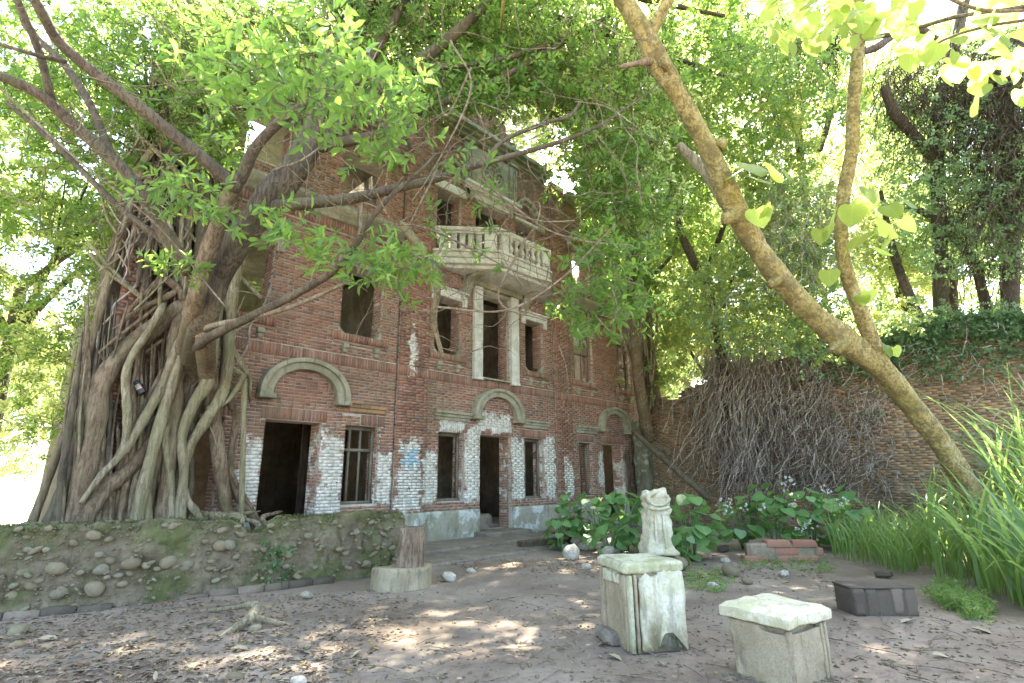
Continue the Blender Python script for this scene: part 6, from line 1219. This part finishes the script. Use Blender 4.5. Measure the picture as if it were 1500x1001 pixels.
grass('tall_grass', 'tall arching green grass clump around the leaning tree foot', 1250, [(1330, 835), (1480, 885), (1600, 930), (1780, 940), (1780, 800), (1370, 795)], 1.55, .048, 1, 1.2)
grass('tall_grass', 'shorter feathery grass fringe between broad-leaved plants and brick block', 520, [(1215, 815), (1340, 845), (1370, 800), (1230, 785)], .95, .026, 2, 1.15)
grass('reed_grass', 'tall sunlit reed-like grass beside the wall at the yard edge', 420, [(1470, 830), (1600, 850), (1760, 870), (1760, 795), (1480, 800)], 3.1, .055, 3, .8)
q = gpoly(420, [(1360, 880), (1440, 915), (1450, 890), (1380, 860)]); q[:, 2] += rng.random(len(q))*.12
o = leaves_at('ground_weeds', q, 8, .1, .05, M['grass'], None, True, .35); tag(o, 'low feathery green weeds beside the blackened brick block', 'weeds')
q = np.concatenate([gpoly(200, [(1000, 865), (1060, 872), (1080, 840), (1010, 835)]), gpoly(150, [(1080, 835), (1220, 840), (1210, 822), (1090, 824)])]); q[:, 2] += rng.random(len(q))*.05
o = leaves_at('ground_weeds', q, 6, .06, .045, M['grass'], None, True, .4); tag(o, 'sparse small weeds sprouting near the orange brick stack', 'weeds')

# ------------------------------------------------------------------ litter on the ground
def litter(name, n, poly, L, mat, label, cat='leaf litter', flat=.25):
    q = gpoly(n, poly); q[:, 2] = ground_h(q[:, 0], q[:, 1])+.008+rng.random(n)*.012; ax = unit(np.stack([rng.normal(size=n), rng.normal(size=n), rng.normal(size=n)*.15], -1)); nr = unit(np.stack([rng.normal(size=n)*flat, rng.normal(size=n)*flat, np.ones(n)], -1)); ll = L*rng.uniform(.4, 1.3, n)
    o = mobj(name, leaf_mesh(name, q, ax, nr, ll, ll*.5, M[mat], False, .2)); stuff(o); tag(o, label, cat)
litter('leaf_litter', 2400, [(-20, 1010), (-20, 905), (300, 880), (560, 860), (620, 880), (500, 1010)], .055, 'litter', 'dry brown leaf litter strewn below the cobble wall')
litter('leaf_litter', 420, [(500, 1010), (620, 880), (1060, 860), (1220, 840), (1520, 910), (1520, 1010)], .045, 'litter', 'thin scatter of dead leaves across the open yard')
litter('leaf_litter', 900, [(640, 830), (800, 790), (1060, 815), (1210, 825), (1210, 850), (900, 850)], .065, 'litter', 'dead leaves gathered by the door steps and brick stack')
n = 330; st = gpoly(n, [(-20, 1010), (-20, 905), (560, 860), (1060, 870), (1500, 920), (1500, 1010)]); st[:, 2] = .015+ground_h(st[:, 0], st[:, 1]); g = rng.normal(size=(n, 3))*np.array([1, 1, .04]); V = []; Fq = []
mb = MB()
for p, v in zip(st, unit(g)): L = random.uniform(.08, .4); mb.tube([p, p+v*L*.5+np.array([random.gauss(0, .02), random.gauss(0, .02), .01]), p+v*L], [.005, .004, .002], 4, 2, 0, False)
o = mb.build('twig_litter', M['twig'], None); stuff(o); tag(o, 'thin dead twigs scattered on the bare earth', 'twigs')
n = 1500; st = gpoly(n, [(-20, 1010), (-20, 905), (560, 860), (640, 830), (1060, 835), (1210, 840), (1500, 920), (1500, 1010)]); base_s = np.array([(1, 0, 0), (-1, 0, 0), (0, 1, 0), (0, -1, 0), (0, 0, .7), (0, 0, -.7)]); fs = np.array([(0, 2, 4), (2, 1, 4), (1, 3, 4), (3, 0, 4), (2, 0, 5), (1, 2, 5), (3, 1, 5), (0, 3, 5)])
sz = rng.uniform(.006, .022, n); st[:, 2] = ground_h(st[:, 0], st[:, 1])+sz*.3; V = st[:, None]+base_s[None]*sz[:, None, None]*rng.uniform(.6, 1.3, (n, 6, 1)); Fq = (np.arange(n)*6)[:, None, None]+fs[None]
o = mobj('pebbles', raw_mesh('pebbles', V.reshape(-1, 3), Fq.reshape(-1, 3), M['stone'])); stuff(o); tag(o, 'small pebbles and crumbs of mortar on the earth', 'pebbles')
def fallen(px, py, size, mat, label, group):
    q = G(px, py); L = size*.68*depth_of(q)/F_PX; me = leaf_mesh('fallen_leaf', np.array([[-.5*L, 0, 0]]), np.array([[1.0, 0, 0]]), np.array([[0, 0, 1.0]]), L, L*.55, M[mat], False, .15); o = mobj('fallen_leaf', me); o.location = (q[0], q[1], ground_h(q[0], q[1])+.02); o.rotation_euler = (random.gauss(0, .15), random.gauss(0, .12), random.uniform(0, 6)); tag(o, label, 'leaf', group)
for a, b, s in ((283, 985, 36), (70, 944, 40), (1052, 856, 30), (190, 957, 30), (270, 930, 26), (885, 945, 40), (968, 975, 26), (350, 960, 40), (520, 965, 30), (450, 955, 26), (1380, 965, 40), (1440, 930, 44), (900, 965, 40), (1330, 915, 36), (610, 905, 18)): fallen(a, b, s, 'fallen_pale', 'large pale dry leaf lying on the bare yard earth', 'pale fallen leaves')
for a, b, s in ((1152, 856, 16), (817, 903, 14), (313, 919, 14), (395, 895, 14), (236, 887, 10), (525, 974, 12), (1048, 988, 16), (650, 850, 16), (760, 946, 12), (1455, 918, 16), (535, 866, 10)): fallen(a, b, s, 'fallen_yellow', 'small yellow fallen leaf on the dark earth', 'yellow fallen leaves')
for a, b, s in ((690, 952, 14), (820, 952, 16), (1300, 955, 22), (460, 990, 20), (120, 980, 24), (580, 940, 18), (1020, 905, 16), (780, 910, 14), (1100, 900, 16)): fallen(a, b, s, 'fallen_brown', 'curled brown fallen leaf on the yard earth', 'brown fallen leaves')
